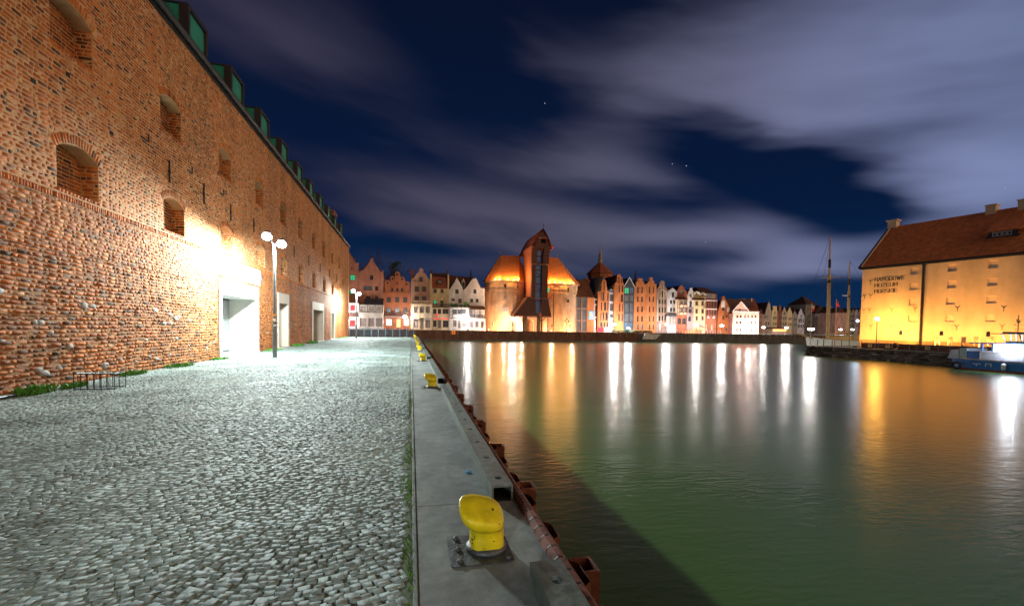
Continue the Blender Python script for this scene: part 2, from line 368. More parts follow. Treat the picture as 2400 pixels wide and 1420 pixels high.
def brick_field(B, fr, ua, ub, va, vb, blocked, rowh=.1, st=.285, hd=.145, joint=.017, jit=.004, proud=.006, inset=.007, tint=(.5, .17), rows_bias=None):
    """fill a rectangle of the frame with courses, leaving out blocked(v) -> [(u0,u1)]"""
    r = 0; v = va
    while v < vb-.02:
        h = min(rowh*random.uniform(.96, 1.04), vb-v); vc = v+h/2
        cuts = sorted(blocked(vc)); free = []; c = ua
        for a, b in cuts:
            if a > c: free.append((c, min(a, ub)))
            c = max(c, b)
        if c < ub: free.append((c, ub))
        for a, b in free:
            u = a - (random.random()*st if a == ua else 0)
            i = r
            while u < b-.02:
                w = (st if i % 2 == 0 else hd)*random.uniform(.92, 1.08); e = u+w
                uu0, uu1 = max(u, a), min(e, b)
                if b-uu1 < .05: uu1 = b; e = b
                if uu1-uu0 > .04:
                    t = np.clip(random.gauss(*tint), .02, .98)
                    if random.random() < .09: t = random.uniform(.0, .12)
                    j = jit*random.uniform(.5, 1.6)
                    B.append((fr, (uu0+uu1)/2, vc+random.uniform(-.004, .004)+.013*math.sin(.83*u+.4*v)+.008*math.sin(2.1*u-1.1*v), (uu1-uu0)/2-joint/2, h/2-joint/2, random.gauss(0, .008), proud*random.uniform(.1, 1.9)+(random.uniform(0, .02) if jit > .006 and random.random() < .3 else 0), j, inset*random.uniform(.8, 1.5), t))
                u = e; i += 1
        v += h; r += 1

# ================================================================== THE BRICK GRANARY
WX, WXU, ZL, ZT, WY0, WY1 = -8.4, -8.48, 4.72, 12.2, 3.0, 65.3
NY = [13.28+4.84*i for i in range(-2, 10)]            # near edge of each bricked-up opening
niches = []
for i, y in enumerate(NY):
    w = 1.5 if i != 2 else 1.52
    niches.append((y, y+w, 4.86, 6.12, .26)); niches.append((y-.12, y+w-.15, 8.33, 9.62, .22))
doors = [(22.72, 27.4, 2.9, 3.6, .32), (31.75, 33.85, 2.95, 3.62, .3), (42.1, 46.6, 2.9, 3.6, .32), (51.1, 53.15, 2.9, 3.55, .3)]
gran = empty('brick_granary', (0, 0, 0), label='long weathered red brick granary with bricked-up arched openings and green roof dormers', cat='building')

def arc_pts(y0, y1, zt, rise, n=9):
    w = y1-y0; R = (w*w/4+rise*rise)/(2*rise); zc = zt-R; yc = (y0+y1)/2; h = math.asin(w/2/R)
    return [(yc+R*math.sin(a), zc+R*math.cos(a)) for a in [h-2*h*k/(n-1) for k in range(n)]], R, zc, yc, h
def wall_sheet(mb, X, outer, holes, m=0):
    loops = [outer]+holes; flat = [p for lp in loops for p in lp]
    tr = tessellate_polygon([[Vector((y, z, 0)) for y, z in lp] for lp in loops])
    mb.add([(X, y, z) for y, z in flat], [tuple(t) for t in tr], m)
FR = []; B = []
def frame(o, u, v, n): FR.append((np.array(o, float), np.array(u, float), np.array(v, float), np.array(n, float))); return len(FR)-1
fL = frame((WX, 0, 0), (0,1,0), (0,0,1), (1,0,0)); fU = frame((WXU, 0, 0), (0,1,0), (0,0,1), (1,0,0))
mort = MB(); holes = []
arch_px = .27
def blocked_upper(v):
    out = []
    for y0, y1, z0, zt, rise in niches:
        zs = zt-rise
        if z0-.02 < v < zs: out.append((y0-.0, y1+.0))
        elif zs <= v < zt+arch_px+.02:
            _, R, zc, yc, h = arc_pts(y0, y1, zt, rise, 3); Ro = R+arch_px
            d = Ro*Ro-(v-zc)**2
            if d > 0: hw = min(math.sqrt(d), (Ro)*math.sin(h)+.02); out.append((yc-hw, yc+hw))
    return out
def blocked_lower(v):
    out = [(y0-j, y1+j) for y0, y1, z1, zo, j in doors if v < zo]
    if 3.7 < v < 4.62: out.append((22.5, 28.05))
    return out
# upper storeys: neat courses; lower storey: rough, weathered, with field stones
brick_field(B, fU, 9.0, WY1, ZL+.06, ZT-.05, blocked_upper, tint=(.52, .19), jit=.0025, proud=.002, inset=.005, joint=.018)
low_cut = [(-8.4, 0)]
brick_field(B, fL, 9.0, 22.4, 0.02, 1.75, blocked_lower, rowh=.105, jit=.0085, proud=.009, inset=.011, joint=.024, tint=(.38, .2))
brick_field(B, fL, 9.0, 22.4, 1.75, 3.3, blocked_lower, rowh=.102, jit=.008, proud=.008, inset=.010, joint=.021, tint=(.42, .18))
brick_field(B, fL, 9.0, 22.4, 3.3, ZL-.16, blocked_lower, jit=.006, proud=.008, inset=.009, tint=(.48, .17))
brick_field(B, fL, 22.4, WY1, 0.02, 3.2, blocked_lower, jit=.011, proud=.013, inset=.012, joint=.022, tint=(.56, .15))
brick_field(B, fL, 22.4, WY1, 3.2, ZL-.16, blocked_lower, jit=.006, tint=(.58, .15))
# rowlock ledge where the lower wall ends
u = 9.0
while u < WY1:
    w = random.uniform(.075, .095); B.append((fL, u+w/2, ZL-.075, w/2-.006, .075, random.gauss(0, .02), random.uniform(.006, .026), .005, .01, random.gauss(.5, .15))); u += w
for y0, y1, z0, zt, rise in niches:
    if y0 < 8: continue
    pts, R, zc, yc, h = arc_pts(y0, y1, zt, rise, 9)
    holes.append([(y0, z0), (y1, z0)]+pts)
    nv = int(2*h*(R+.13)/.098); he = h+.02
    for k in range(nv):
        a = -he+2*he*(k+.5)/nv
        B.append((fU, yc+(R+.13)*math.sin(a), zc+(R+.13)*math.cos(a), he*(R+.13)/nv-.009, .125, -a, random.uniform(.004, .014), .004, .008, np.clip(random.gauss(.5, .16), .05, .95)))
    # bricked-up back, far jamb and soffit
    dep = .42; fb = frame((WXU-dep, 0, 0), (0,1,0), (0,0,1), (1,0,0))
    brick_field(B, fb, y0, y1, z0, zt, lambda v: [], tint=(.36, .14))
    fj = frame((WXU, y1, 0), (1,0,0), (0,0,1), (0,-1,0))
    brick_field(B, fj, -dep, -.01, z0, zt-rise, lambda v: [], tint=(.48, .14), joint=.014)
    mort.add([(WXU-dep-.005, y0-.05, z0-.05), (WXU-dep-.005, y1+.05, z0-.05), (WXU-dep-.005, y1+.05, zt+.05), (WXU-dep-.005, y0-.05, zt+.05)], [(0, 1, 2, 3)])
    loop = [(y0, z0), (y1, z0)]+pts
    vs = [(WXU, y, z) for y, z in loop]+[(WXU-dep-.01, y, z) for y, z in loop]; n = len(loop)
    mort.add(vs, [(i, (i+1) % n, (i+1) % n+n, i+n) for i in range(n)])
    # sloping sill of a course laid flat
    q = y0-.03
    while q < y1+.03:
        w = .13; B.append((fU, min(q+w/2, y1), z0-.035, w/2-.006, .04, 0, random.uniform(.015, .03), .004, .01, random.gauss(.55, .12))); q += w
wall_sheet(mort, WXU, [(WY0, ZL-.02), (WY1, ZL-.02), (WY1, ZT), (WY0, ZT)], holes)
mort2 = MB()
dh = [[(y0-.01, -.05), (y1+.01, -.05), (y1+.01, z1), (y0-.01, z1)] for y0, y1, z1, zo, j in doors]
outer = [(WY0, -.3)]
for y0, y1, z1, zo, j in doors: outer += [(y0-.01, -.3), (y0-.01, z1), (y1+.01, z1), (y1+.01, -.3)]
outer += [(WY1, -.3), (WY1, ZL), (WY0, ZL)]
wall_sheet(mort2, WX, outer, [])
mort2.add([(WX, WY0, ZL), (WX, WY1, ZL), (WXU, WY1, ZL+.005), (WXU, WY0, ZL+.005)], [(0, 1, 2, 3)])
mort.add([(WX, WY1, -.3), (-24, WY1, -.3), (-24, WY1, ZT), (WX, WY1, ZT)], [(0, 1, 2, 3)])
mort.add([(WX, WY0, -.3), (-24, WY0, -.3), (-24, WY0, ZT), (WX, WY0, ZT)], [(0, 1, 2, 3)])
mort.build('wall', M['mortar'], gran, recalc=False); mort2.build('wall', M['rubble_mortar'], gran, recalc=False)
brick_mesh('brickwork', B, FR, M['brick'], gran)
# field stones built into the foot of the wall
spots = [(random.uniform(12.0, 18.5), random.choice([.35, .45, .95, 1.0, 1.3, 1.55, 2.0])) for _ in range(34)]+[(random.uniform(18, 22.2), random.uniform(.5, 2.2)) for _ in range(14)]+\
        [(random.uniform(34.5, 41.6), random.uniform(.1, 1.6)) for _ in range(28)]+[(random.uniform(12, 21), random.uniform(2.2, 4.2)) for _ in range(9)]+[(random.uniform(9.5, 12.5), random.uniform(.2, 2.5)) for _ in range(10)]
for y, z in spots:
    r = random.uniform(.06, .15); bm = bmesh.new(); bmesh.ops.create_icosphere(bm, subdivisions=2, radius=r)
    ph = [random.uniform(0, 6) for _ in range(3)]
    vs = []
    for v in bm.verts:
        k = 1+.18*math.sin(v.co.x*22+ph[0])+.14*math.sin(v.co.y*25+ph[1])+.12*math.sin(v.co.z*30+ph[2])
        vs.append((WX-.025+v.co.x*.42*k, y+v.co.y*1.1*k, z+v.co.z*.62*k))
    st = MB(); st.add(vs, [tuple(v.index for v in f.verts) for f in bm.faces]); bm.free(); st.build('fieldstone', M['stone'], gran, smooth=True, recalc=False)
# portals: concrete surround, deep reveal, door leaf
def portal(y0, y1, z1, zo, j, dep, white):
    p = MB(); x1 = WX+.06; x0 = WX-.02
    p.box(x0-dep, x1, y0-j, y0, -.05, zo); p.box(x0-dep, x1, y1, y1+j, -.05, zo); p.box(x0-dep, x1, y0, y1, z1, zo)
    p.box(x0-dep, x1+.10, y0-.1, y1+.1, -.04, .05)
    o = p.build('portal', M[white], gran, bevel=.006)
    d = MB(); d.box(WX-dep-.06, WX-dep+.02, y0, y1, .05, z1); n = max(1, round((y1-y0)/1.1))
    for i in range(1, n): yy = y0+(y1-y0)*i/n; d.box(WX-dep+.02, WX-dep+.03, yy-.012, yy+.012, .06, z1-.02, 1)
    for z in (.09, z1-.06): d.box(WX-dep+.02, WX-dep+.05, y0+.02, y1-.02, z-.03, z+.03, 1)
    dd = d.build('door', [M['door_grey'], M['black_iron']], gran)
    h = MB(); yy = y0+(y1-y0)*.5; h.tube([(WX-dep+.05, yy+.08, .95), (WX-dep+.1, yy+.08, .95), (WX-dep+.1, yy+.08, 1.25), (WX-dep+.05, yy+.08, 1.25)], .012, 6)
    h.build('handle', M['pole_grey'], dd)
M['beige_render'] = mat('beige_concrete', (.50, .43, .37), .8, .08, 2, .1, 30)
portal(*doors[0], 1.35, 'white_render'); portal(*doors[1], 1.2, 'beige_render'); portal(*doors[2], 1.2, 'beige_render'); portal(*doors[3], 1.0, 'beige_render')
# name board above the first portal
sb = MB(); sb.box(WX-.03, WX+.05, 22.52, 28.02, 3.72, 4.58); sp = sb.build('sign_panel', M['white_render'], gran, bevel=.005)
def text(name, body, size, matr, m, parent, extrude=.01, offset=0., spacing=1.):
    c = bpy.data.curves.new(name, 'FONT'); c.body = body; c.size = size; c.extrude = extrude; c.offset = offset; c.space_character = spacing
    c.materials.append(m); o = bpy.data.objects.new(name, c); COL.objects.link(o); bpy.context.view_layer.update()
    me = bpy.data.meshes.new_from_object(o.evaluated_get(bpy.context.evaluated_depsgraph_get())); bpy.data.objects.remove(o); bpy.data.curves.remove(c)
    o = bpy.data.objects.new(name, me); COL.objects.link(o); o.parent = parent; o.matrix_local = matr; return o
M['letter_grey'] = mat('letter_grey', (.16, .16, .17), .6, 0)
text('lettering', 'ARCHEOLOGIA', .62, Matrix(((0, 0, 1, WX+.052), (1, 0, 0, 24.0), (0, 1, 0, 3.92), (0, 0, 0, 1))), M['letter_grey'], sp, .01, .008)
# eaves: gutter, fascia, roof, dormers
g = MB(); g.tube([(-8.30, WY0, 12.32), (-8.30, WY1+.2, 12.32)], .11, 10)
for y in np.arange(WY0, WY1, 1.2): g.box(-8.5, -8.28, y, y+.03, 12.19, 12.24)
g.build('gutter', M['zinc'], gran)
f = MB(); f.box(-8.6, -8.40, WY0, WY1+.15, 12.12, 12.30); f.build('eaves_board', M['zinc'], gran)
r = MB(); r.add([(-8.36, WY0-.1, 12.38), (-8.36, WY1+.2, 12.38), (-16.2, WY1+.2, 20.2), (-16.2, WY0-.1, 20.2), (-24.1, WY1+.2, 12.3), (-24.1, WY0-.1, 12.3)],
            [(0, 1, 2, 3), (3, 2, 4, 5), (0, 3, 5), (1, 4, 2)]); roof = r.build('roof', M['zinc'], gran, recalc=False)
for k in range(12):
    y0 = 12.35+4.32*k if k < 13 else 0
    if y0 > 60: break
    y0 -= .55; y1 = y0+1.75; xf = -8.62; zb, zt = 12.42, 14.12
    d = MB(); d.box(-12.2, xf-.1, y0+.06, y1-.06, zb, zt-.05)
    for xx in (-9.5, -10.4, -11.3): d.box(xx-.015, xx+.015, y0+.045, y0+.061, zb, zt-.06)
    o = d.build('dormer', M['patina'], gran)
    fm = MB()
    for a, b, c, e in ((y0, y0+.16, zb, zt), (y1-.16, y1, zb, zt), (y0+.16, y1-.16, zb, zb+.12), (y0+.16, y1-.16, zt-.16, zt)): fm.box(xf-.32, xf, a, b, c, e)
    fm.box(-12.1, xf-.32, y0, y1, zt-.049, zt)
    fm.build('window_frame', M['frame_dark'], o)
    gl = MB(); gl.box(xf-.26, xf-.2, y0+.16, y1-.16, zb+.12, zt-.16); gl.build('pane', M['dglass'], o)
c = MB(); c.box(-10.6, -9.2, 57.7, 60.2, 12.6, 15.1); c.box(-10.7, -9.1, 57.6, 60.3, 15.1, 15.3); c.build('chimney', mat('chimney_brick', (.24, .10, .06), .9, .3, 9, .4, 30), gran)
c = MB(); c.box(-10.7, -10.0, 61.0, 61.8, 12.6, 14.6); c.box(-10.75, -9.95, 60.95, 61.85, 14.6, 14.72)
# wall anchors
def anchor_v(px, p0, p1):
    a = at_wall(px, p0, WXU+.03); b = at_wall(px, p1, WXU+.03); m = MB(); m.bar((WXU+.03, a.y, a.z), (WXU+.03, a.y, b.z), .045, .03)
    zc = (a.z+b.z)/2; m.box(WXU, WXU+.06, a.y-.05, a.y+.05, zc-.05, zc+.05); m.build('wall_anchor', M['black_iron'], gran)
for a in ((397, 376, 428), (478, 431, 478), (541, 478, 518), (595, 512, 545)): anchor_v(*a)
for k in range(6):
    m = MB(); y = 36.0+4.84*k; m.bar((WXU+.03, y, 6.5), (WXU+.03, y, 7.35), .045, .03); m.box(WXU, WXU+.06, y-.05, y+.05, 6.88, 6.98); m.build('wall_anchor', M['black_iron'], gran)
for px, py in ((345, 330), (448, 405), (523, 456)):
    a = at_wall(px, py, WXU+.03); m = MB(); m.bar((WXU+.03, a.y-.3, a.z), (WXU+.03, a.y+.1, a.z), .03); m.bar((WXU+.03, a.y+.1, a.z-.015), (WXU+.03, a.y+.1, a.z+.25), .03)
    m.build('iron_hook', M['black_iron'], gran)
for px, py in ((77, 190), (261, 313), (158, 175)):
    a = at_wall(px, py, WXU); m = MB(); m.box(WXU-.05, WXU+.018, a.y-.06, a.y+.06, a.z-.05, a.z+.05); m.build('putlog_hole_shade', M['dark'], gran)  # dark block stands for the shade of the hole

# ================================================================== GROUND OF THE QUAY
g = MB(); g.add([(-60, -40, -.0065), (.06, -40, -.0065), (.06, 64.9, -.0065), (-60, 64.9, -.0065)], [(0, 1, 2, 3)])
tag(g.build('ground', M['joint'], recalc=False), kind='structure')
def setts():
    fanw = 1.55; A = .20; C = []; y = 1.4; r = 0
    while y < 64.9:
        P = .063 if y < 24 else .095
        xs = np.arange(-8.34, 0.0, P); y += P*.97; r += 1; off = (r % 2)*P/2
        x = xs+off+rng.normal(0, .012, len(xs)); x = x[(x < -.03) & (x > -8.36)]
        t = (x/fanw) % 1.0; yy = y-A*(1-(2*t-1)**2)+.02*np.sin(x*3.1+y*.7)+rng.normal(0, .009, len(x))
        an = np.arctan(-A*(-(2*t-1)*4)/fanw)
        C.append(np.stack([x, yy, an, np.full(len(x), P)], 1))
    C = np.concatenate(C); C = C[(C[:, 1] > 1.2) & (C[:, 1] < 64.6)]; n = len(C)
    P = C[:, 3]; a = P/2-.0015+rng.normal(0, .004, n); b = P/2-.002+rng.normal(0, .0045, n); h = rng.normal(0, .0018, n)
    h = h+.006*np.sin(C[:, 0]*1.3+2)*np.sin(C[:, 1]*.8)
    tu = rng.normal(0, .0010, n); tv = rng.normal(0, .0010, n)
    ca, sa = np.cos(C[:, 2]), np.sin(C[:, 2]); V = np.zeros((n, 12, 3))
    for ring, (sc, z) in enumerate(((1.0, -.03), (.985, -.003), (.93, .0))):
        for j, (sx, sy) in enumerate(((1,-1), (1,1), (-1,1), (-1,-1))):
            x = sx*a*sc+rng.normal(0, .0032, n); y = sy*b*sc+rng.normal(0, .0032, n)
            V[:, ring*4+j, 0] = C[:, 0]+x*ca-y*sa; V[:, ring*4+j, 1] = C[:, 1]+x*sa+y*ca
            V[:, ring*4+j, 2] = z+h+(tu*sx+tv*sy if ring else 0)+(rng.normal(0, .0012, n) if ring == 2 else 0)
    V[:, :, 0] = np.minimum(V[:, :, 0], .045)
    q = [(r*4+j, r*4+(j+1) % 4, (r+1)*4+(j+1) % 4, (r+1)*4+j) for r in range(2) for j in range(4)]+[(8, 9, 10, 11)]
    Q = (np.array(q)[None]+(np.arange(n)*12)[:, None, None]).reshape(-1, 4)
    tint = np.clip(rng.normal(.5, .17, n), 0, 1)
    return np_mesh('pavement', V.reshape(-1, 3), Q, M['sett'], None, tint=np.repeat(tint, len(q)))
tag(setts(), kind='structure')
kb = MB(); y = -6.0
while y < 64.8:
    e = min(y+5.0, 64.8); kb.box(.05, 1.0, y+.004, e-.004, -.5, .0); y = e
kb.box(.02, .05, -6, 64.8, -.4, .012)
tag(kb.build('kerb', M['concrete'], bevel=.006), kind='structure')

# sheet piling with red capping along the quay edge
sw = MB(); prof = []; y = -6.0
while y < 65.2:
    for dx, dy in ((.02, 0), (.02, .22), (.14, .32), (.14, .54)): prof.append((1.0+dx, y+dy))
    y += .64
vs = [(x, yy, -.02) for x, yy in prof]+[(x, yy, -4) for x, yy in prof]; n = len(prof)
sw.add(vs, [(i, i+1, i+1+n, i+n) for i in range(n-1)])
swo = sw.build('sheet_pile_wall', M['rust'], recalc=False); tag(swo, 'rusty red sheet pile wall carrying the near quay edge beside the dark water', 'quay wall')
cp = MB()
cp.tube([(1.0, -6, .0), (1.0, 65.2, .0)], .055, 10)
for y in np.arange(-1, 65, .16): cp.tube([(1.0, y-.006, 0), (1.0, y+.006, 0)], .0575, 10, 1)
cp.box(.86, 1.05, -6, 65.2, -.07, -.004)
cp.build('capping', [M['rust_cap'], M['black_iron']], swo)

# yellow bollards
def bollard():
    root = empty('mooring_bollard', (.54, 3.14, 0))
    p = MB(); p.slab([(-.27, -.2), (-.25, -.22), (.14, -.22), (.16, -.2), (.16, .2), (.14, .22), (-.25, .22), (-.27, .2)], 0, .007)
    p.v = [(x, z, .009-y) for x, y, z in p.v]; p.build('base_plate', M['plate'], root)
    for i, (x, y) in enumerate(((-.205, -.165), (-.205, 0), (-.205, .165), (.125, -.175), (.125, .175))):
        b = MB(); b.lathe([(.021, .0), (.021, .010), (.015, .018), (.005, .021)], (x, y, .008), 8); b.build('bolt', M['plate'], root)
    c = MB(); c.lathe([(.15, .006), (.148, .03), (.128, .05)], n=24); c.build('collar', M['plate'], root, smooth=True)
    rings = [(0, 0, .122, .122, .045, 0, 0), (0, 0, .121, .121, .12, 0, 0), (0, 0, .12, .12, .16, 0, 0), (-.006, -.004, .123, .121, .185, .04, .1), (-.024, -.014, .138, .130, .212, .10, .22),
             (-.040, -.022, .154, .138, .25, .16, .30), (-.044, -.024, .159, .141, .285, .20, .34), (-.044, -.024, .157, .139, .302, .21, .36), (-.042, -.022, .146, .128, .312, .21, .36), (-.03, -.012, .07, .07, .314, .21, .36)]
    m = MB(); n = 28; vs = []
    for cx, cyy, rx, ry, z, tx, ty in rings:
        for k in range(n):
            t = 2*math.pi*k/n; c_, s_ = math.cos(t), math.sin(t)
            e = .72 if rx > .12 else 1
            x = math.copysign(abs(c_)**e, c_)*rx; y = math.copysign(abs(s_)**e, s_)*ry
            vs.append((cx+x, cyy+y, z-tx*x+ty*y))
    fs = [(i*n+k, i*n+(k+1) % n, (i+1)*n+(k+1) % n, (i+1)*n+k) for i in range(len(rings)-1) for k in range(n)]+[tuple(range((len(rings)-1)*n, len(rings)*n))]
    m.add(vs, fs)
    m.build('post', M['yellow_chip'], root, smooth=True)
    return root
def chipped(base):
    m = base.copy(); nt = m.node_tree; N = nt.nodes; L = nt.links; b = N['Principled BSDF']
    src = b.inputs['Base Color'].links[0].from_socket
    tc = N.new('ShaderNodeTexCoord'); mp = N.new('ShaderNodeMapping'); mp.inputs['Scale'].default_value = (14, 9, 30); L.new(tc.outputs['Object'], mp.inputs[0])
    n = N.new('ShaderNodeTexNoise'); n.inputs['Scale'].default_value = 1.0; n.inputs['Detail'].default_value = 3; L.new(mp.outputs[0], n.inputs['Vector'])
    c = N.new('ShaderNodeValToRGB'); c.color_ramp.elements[0].position = .66; c.color_ramp.elements[1].position = .675; L.new(n.outputs[0], c.inputs[0])
    mx = N.new('ShaderNodeMix'); mx.data_type = 'RGBA'; L.new(c.outputs[0], mx.inputs[0]); L.new(src, mx.inputs[6]); mx.inputs[7].default_value = (.06, .03, .01, 1)
    L.new(mx.outputs[2], b.inputs['Base Color']); return m
M['yellow_chip'] = chipped(M['yellow'])
BY = [3.14, 11.8, 20.7, 29.4, 38.4, 47.0, 55.4, 62.6]
bl = ['big chipped yellow mooring bollard at the bottom of the picture, bolted plate fully visible', 'yellow bollard on the concrete strip, the first one beyond the large foreground bollard',
      'yellow bollard about level with the nearer street lamp', 'yellow bollard a little beyond the nearer street lamp, small in the picture', 'yellow bollard halfway between the two quay lamps',
      'small yellow bollard just before the farther quay lamp', 'tiny yellow bollard level with the farther quay lamp', 'farthest yellow bollard, at the end of the quay beside the railing']
b0 = bollard()
for i, y in enumerate(BY):
    o = b0 if i == 0 else copy_tree(b0)
    o.location = (.54, y, 0); tag(o, bl[i], 'bollard', 'yellow bollards along the quay')

# grey box-section kerb beams with holes, one between each two bollards
def beam(y0, y1):
    m = MB(); x0, x1, z0, z1 = .73, .93, .002, .145; t = .018
    m.box(x0, x0+t, y0, y1, z0, z1-t); m.box(x1-t, x1, y0, y1, z0, z1-t); m.box(x0+t, x1-t, y0, y1, z0, z0+.01, 1)  # shade inside the beam painted as a near-black floor
    # top plate with real holes
    out = [(y0, x0), (y1, x0), (y1, x1), (y0, x1)]; hs = []; n = max(2, int((y1-y0)/.62)); 
    for k in range(n):
        yc = y0+.22+(y1-y0-.44)*k/(n-1); hs.append([(yc+.045*math.cos(a), (x0+x1)/2+.034*math.sin(a)) for a in [2*math.pi*i/12 for i in range(12)]])
    loops = [out]+hs; flat = [p for lp in loops for p in lp]; tr = tessellate_polygon([[Vector((a, b, 0)) for a, b in lp] for lp in loops]); q = len(flat)
    m.add([(b, a, z1) for a, b in flat]+[(b, a, z1-t) for a, b in flat], [tuple(t_) for t_ in tr]+[tuple(i+q for i in t_[::-1]) for t_ in tr])
    k = 0; fs = []
    for lp in loops:
        for i in range(len(lp)): j = (i+1) % len(lp); fs.append((k+i, k+j, k+j+q, k+i+q))
        k += len(lp)
    base = len(m.v)-2*q; m.f += [tuple(i+base for i in f_) for f_ in fs]; m.m += [0]*len(fs)
    return m
bml = ['grey steel kerb beam cut off by the bottom edge, right of the big bollard', 'long grey steel kerb beam with round holes between the first two yellow bollards',
       'grey kerb beam running from the bollard before the nearer lamp towards it', 'grey kerb beam just past the bollard level with the nearer lamp', 'grey kerb beam beyond the small bollard past the nearer lamp',
       'thin far kerb beam midway along the quay', 'thin far kerb beam before the farther lamp', 'farthest thin kerb beam, ending near the railing']
seg = [(-5.2, 2.64)]+[(a+.85, b-.45) for a, b in zip(BY[:-1], BY[1:])]
for i, (a, b) in enumerate(seg):
    tag(beam(a, b).build('kerb_beam', [M['steel_box'], M['dark']], recalc=False), bml[i], 'kerb beam', 'steel kerb beams along the quay edge')

# rusty hollow fender piles in front of the sheet piling
def pile():
    m = MB(); x0, x1, h = 1.15, 1.31, .1; t = .015
    for a, b, c, d in ((x0, x1, -h, -h+t), (x0, x1, h-t, h), (x0, x0+t, -h+t, h-t), (x1-t, x1, -h+t, h-t)): m.box(a, b, c, d, -3.2, -.1, 0)
    m.box(x0+t, x1-t, -h+t, h-t, -.4, -.38, 1)  # near-black floor painted in for the shade of the hollow pile
    return m.build('fender_pile', [M['rust'], M['dark']])
p0 = pile()
py_ = [2.98+1.655*k for k in range(-2, 38)]
for i, y in enumerate(py_):
    if y < 1.5: continue
    o = p0 if p0.get('label') is None else p0.copy()
    if o is not p0: COL.objects.link(o)
    o.location = (0, y, 0); near = round((y-2.98)/1.655)
    lb = {0: 'rusty hollow steel pile nearest the bottom edge, beside the cut-off kerb beam', 1: 'rusty steel pile just behind the end of the long kerb beam', 2: 'rusty steel pile second beyond the big bollard, below the long beam'}.get(near, 'rusty square steel pile standing in the water along the far part of the quay edge')
    tag(o, lb, 'pile', 'rusty piles along the quay edge')
bt = MB(); bt.lathe([(.026, 0), (.03, .004), (.028, .012), (.02, .015)], (0, 0, 0), 14); c = bt.build('bottle_cap', mat('blue_plastic', (.02, .30, .62), .4, 0))
c.location = (.62, 4.85, .002); tag(c, 'small blue plastic lid lying on the concrete strip', 'lid')

# street lamps along the quay
M['lamp_glow'] = glow('lamp_glow', (.95, 1., .97), 60)
M['sticker_o'] = mat('orange_sticker', (.55, .25, .06), .5, 0); M['sticker_w'] = mat('white_sticker', (.7, .7, .7), .5, 0)
def quay_lamp():
    root = empty('street_lamp', (-6.2, 22.8, 0))
    b = MB(); b.lathe([(.2, 0), (.2, .02), (.13, .035), (.12, .06)], n=20); b.build('base', M['pole_grey'], root)
    p = MB(); p.tube([(0, 0, .03), (0, 0, 1.5), (0, 0, 1.55), (0, 0, 5.3)], [.095, .095, .07, .055], 14); p.box(-.04, .04, -.112, -.1, .5, .95)
    p.build('pole', M['pole_grey'], root, smooth=False)
    a = MB(); a.tube([(0, 0, 5.15), (-.18, 0, 5.55), (-.32, 0, 5.68)], .03, 8); a.tube([(0, 0, 5.1), (.18, 0, 5.3), (.3, 0, 5.36)], .03, 8); a.build('arm', M['pole_grey'], root)
    for (x, z) in ((-.32, 5.66), (.3, 5.34)):
        h = MB(); h.lathe([(.16, .1), (.18, .12), (.15, .16), (.05, .2)], (x, 0, z), 20); h.build('lamp_head', M['zinc'], root)
        gl = MB(); gl.ball((x, 0, z-.06), .21, sc=(1, 1, .8)); gl.build('globe', M['lamp_glow'], root, smooth=True, recalc=False)
    for zz, mm in ((2.0, 'sticker_o'), (1.78, 'sticker_w')):
        s = MB(); s.add([(.092*math.sin(t), -.092*math.cos(t), zz+.075*hh) for t in (-.7, -.35, 0, .35, .7) for hh in (-math.sqrt(max(0, 1-(t/.8)**2)), math.sqrt(max(0, 1-(t/.8)**2)))], [(2*i, 2*i+2, 2*i+3, 2*i+1) for i in range(4)])
        s.build('sticker', M[mm], root, recalc=False)
    return root
LP = 5600
l0 = quay_lamp()
for i, (x, y, lb) in enumerate(((-6.2, 22.8, 'tall grey street lamp with two glowing heads beside the white portal, stickers on its pole'), (-6.35, 55.9, 'grey street lamp with glowing head near the railing at the far end of the quay'),
                                (-6.2, -10.3, 'unseen grey street lamp inferred behind the viewer, next in the row along the granary'))):  # unseen third lamp, inferred from the row and added to lift the shadows
    o = l0 if i == 0 else copy_tree(l0)
    o.location = (x, y, 0); tag(o, lb, 'street lamp', 'street lamps along the granary quay')
    for dx, z in ((-.32, 5.53), (.3, 5.21)):
        street_optics(point_light('lamp_light', (x+dx, y, z-.30), LP*(1, .9, .28)[i], (.86, 1., .97), .12), 1)

# low wire rack, pipe, weeds by the granary wall
rk = MB(); rx0, rx1, ry0, ry1, rz = -7.55, -6.75, 12.2, 12.62, .38
for y, z in ((ry0, rz), (ry1, rz), (ry0, .03), (ry1, .03)): rk.tube([(rx0, y, z), (rx1, y, z)], .012, 6)
for k in range(7):
    x = rx0+(rx1-rx0)*k/6
    for y in (ry0, ry1): rk.tube([(x, y, .0), (x, y, rz)], .009, 6)
    rk.tube([(x, ry0, rz), (x, ry1, rz)], .007, 6, 1)
    rk.tube([(x, ry0, .03), (x, ry1, .03)], .005, 6)
tag(rk.build('wire_rack', [M['black_iron'], M['pole_grey']], recalc=False), 'low dark wire rack standing on the setts against the granary wall', 'rack')
pp = MB(); pp.tube([(-8.1, 7, .04), (-8.05, 9.8, .045), (-8.0, 11.45, .04)], .03, 8); 
tag(pp.build('pipe', M['pole_grey'], smooth=True), 'thin grey pipe lying along the foot of the granary wall', 'pipe')
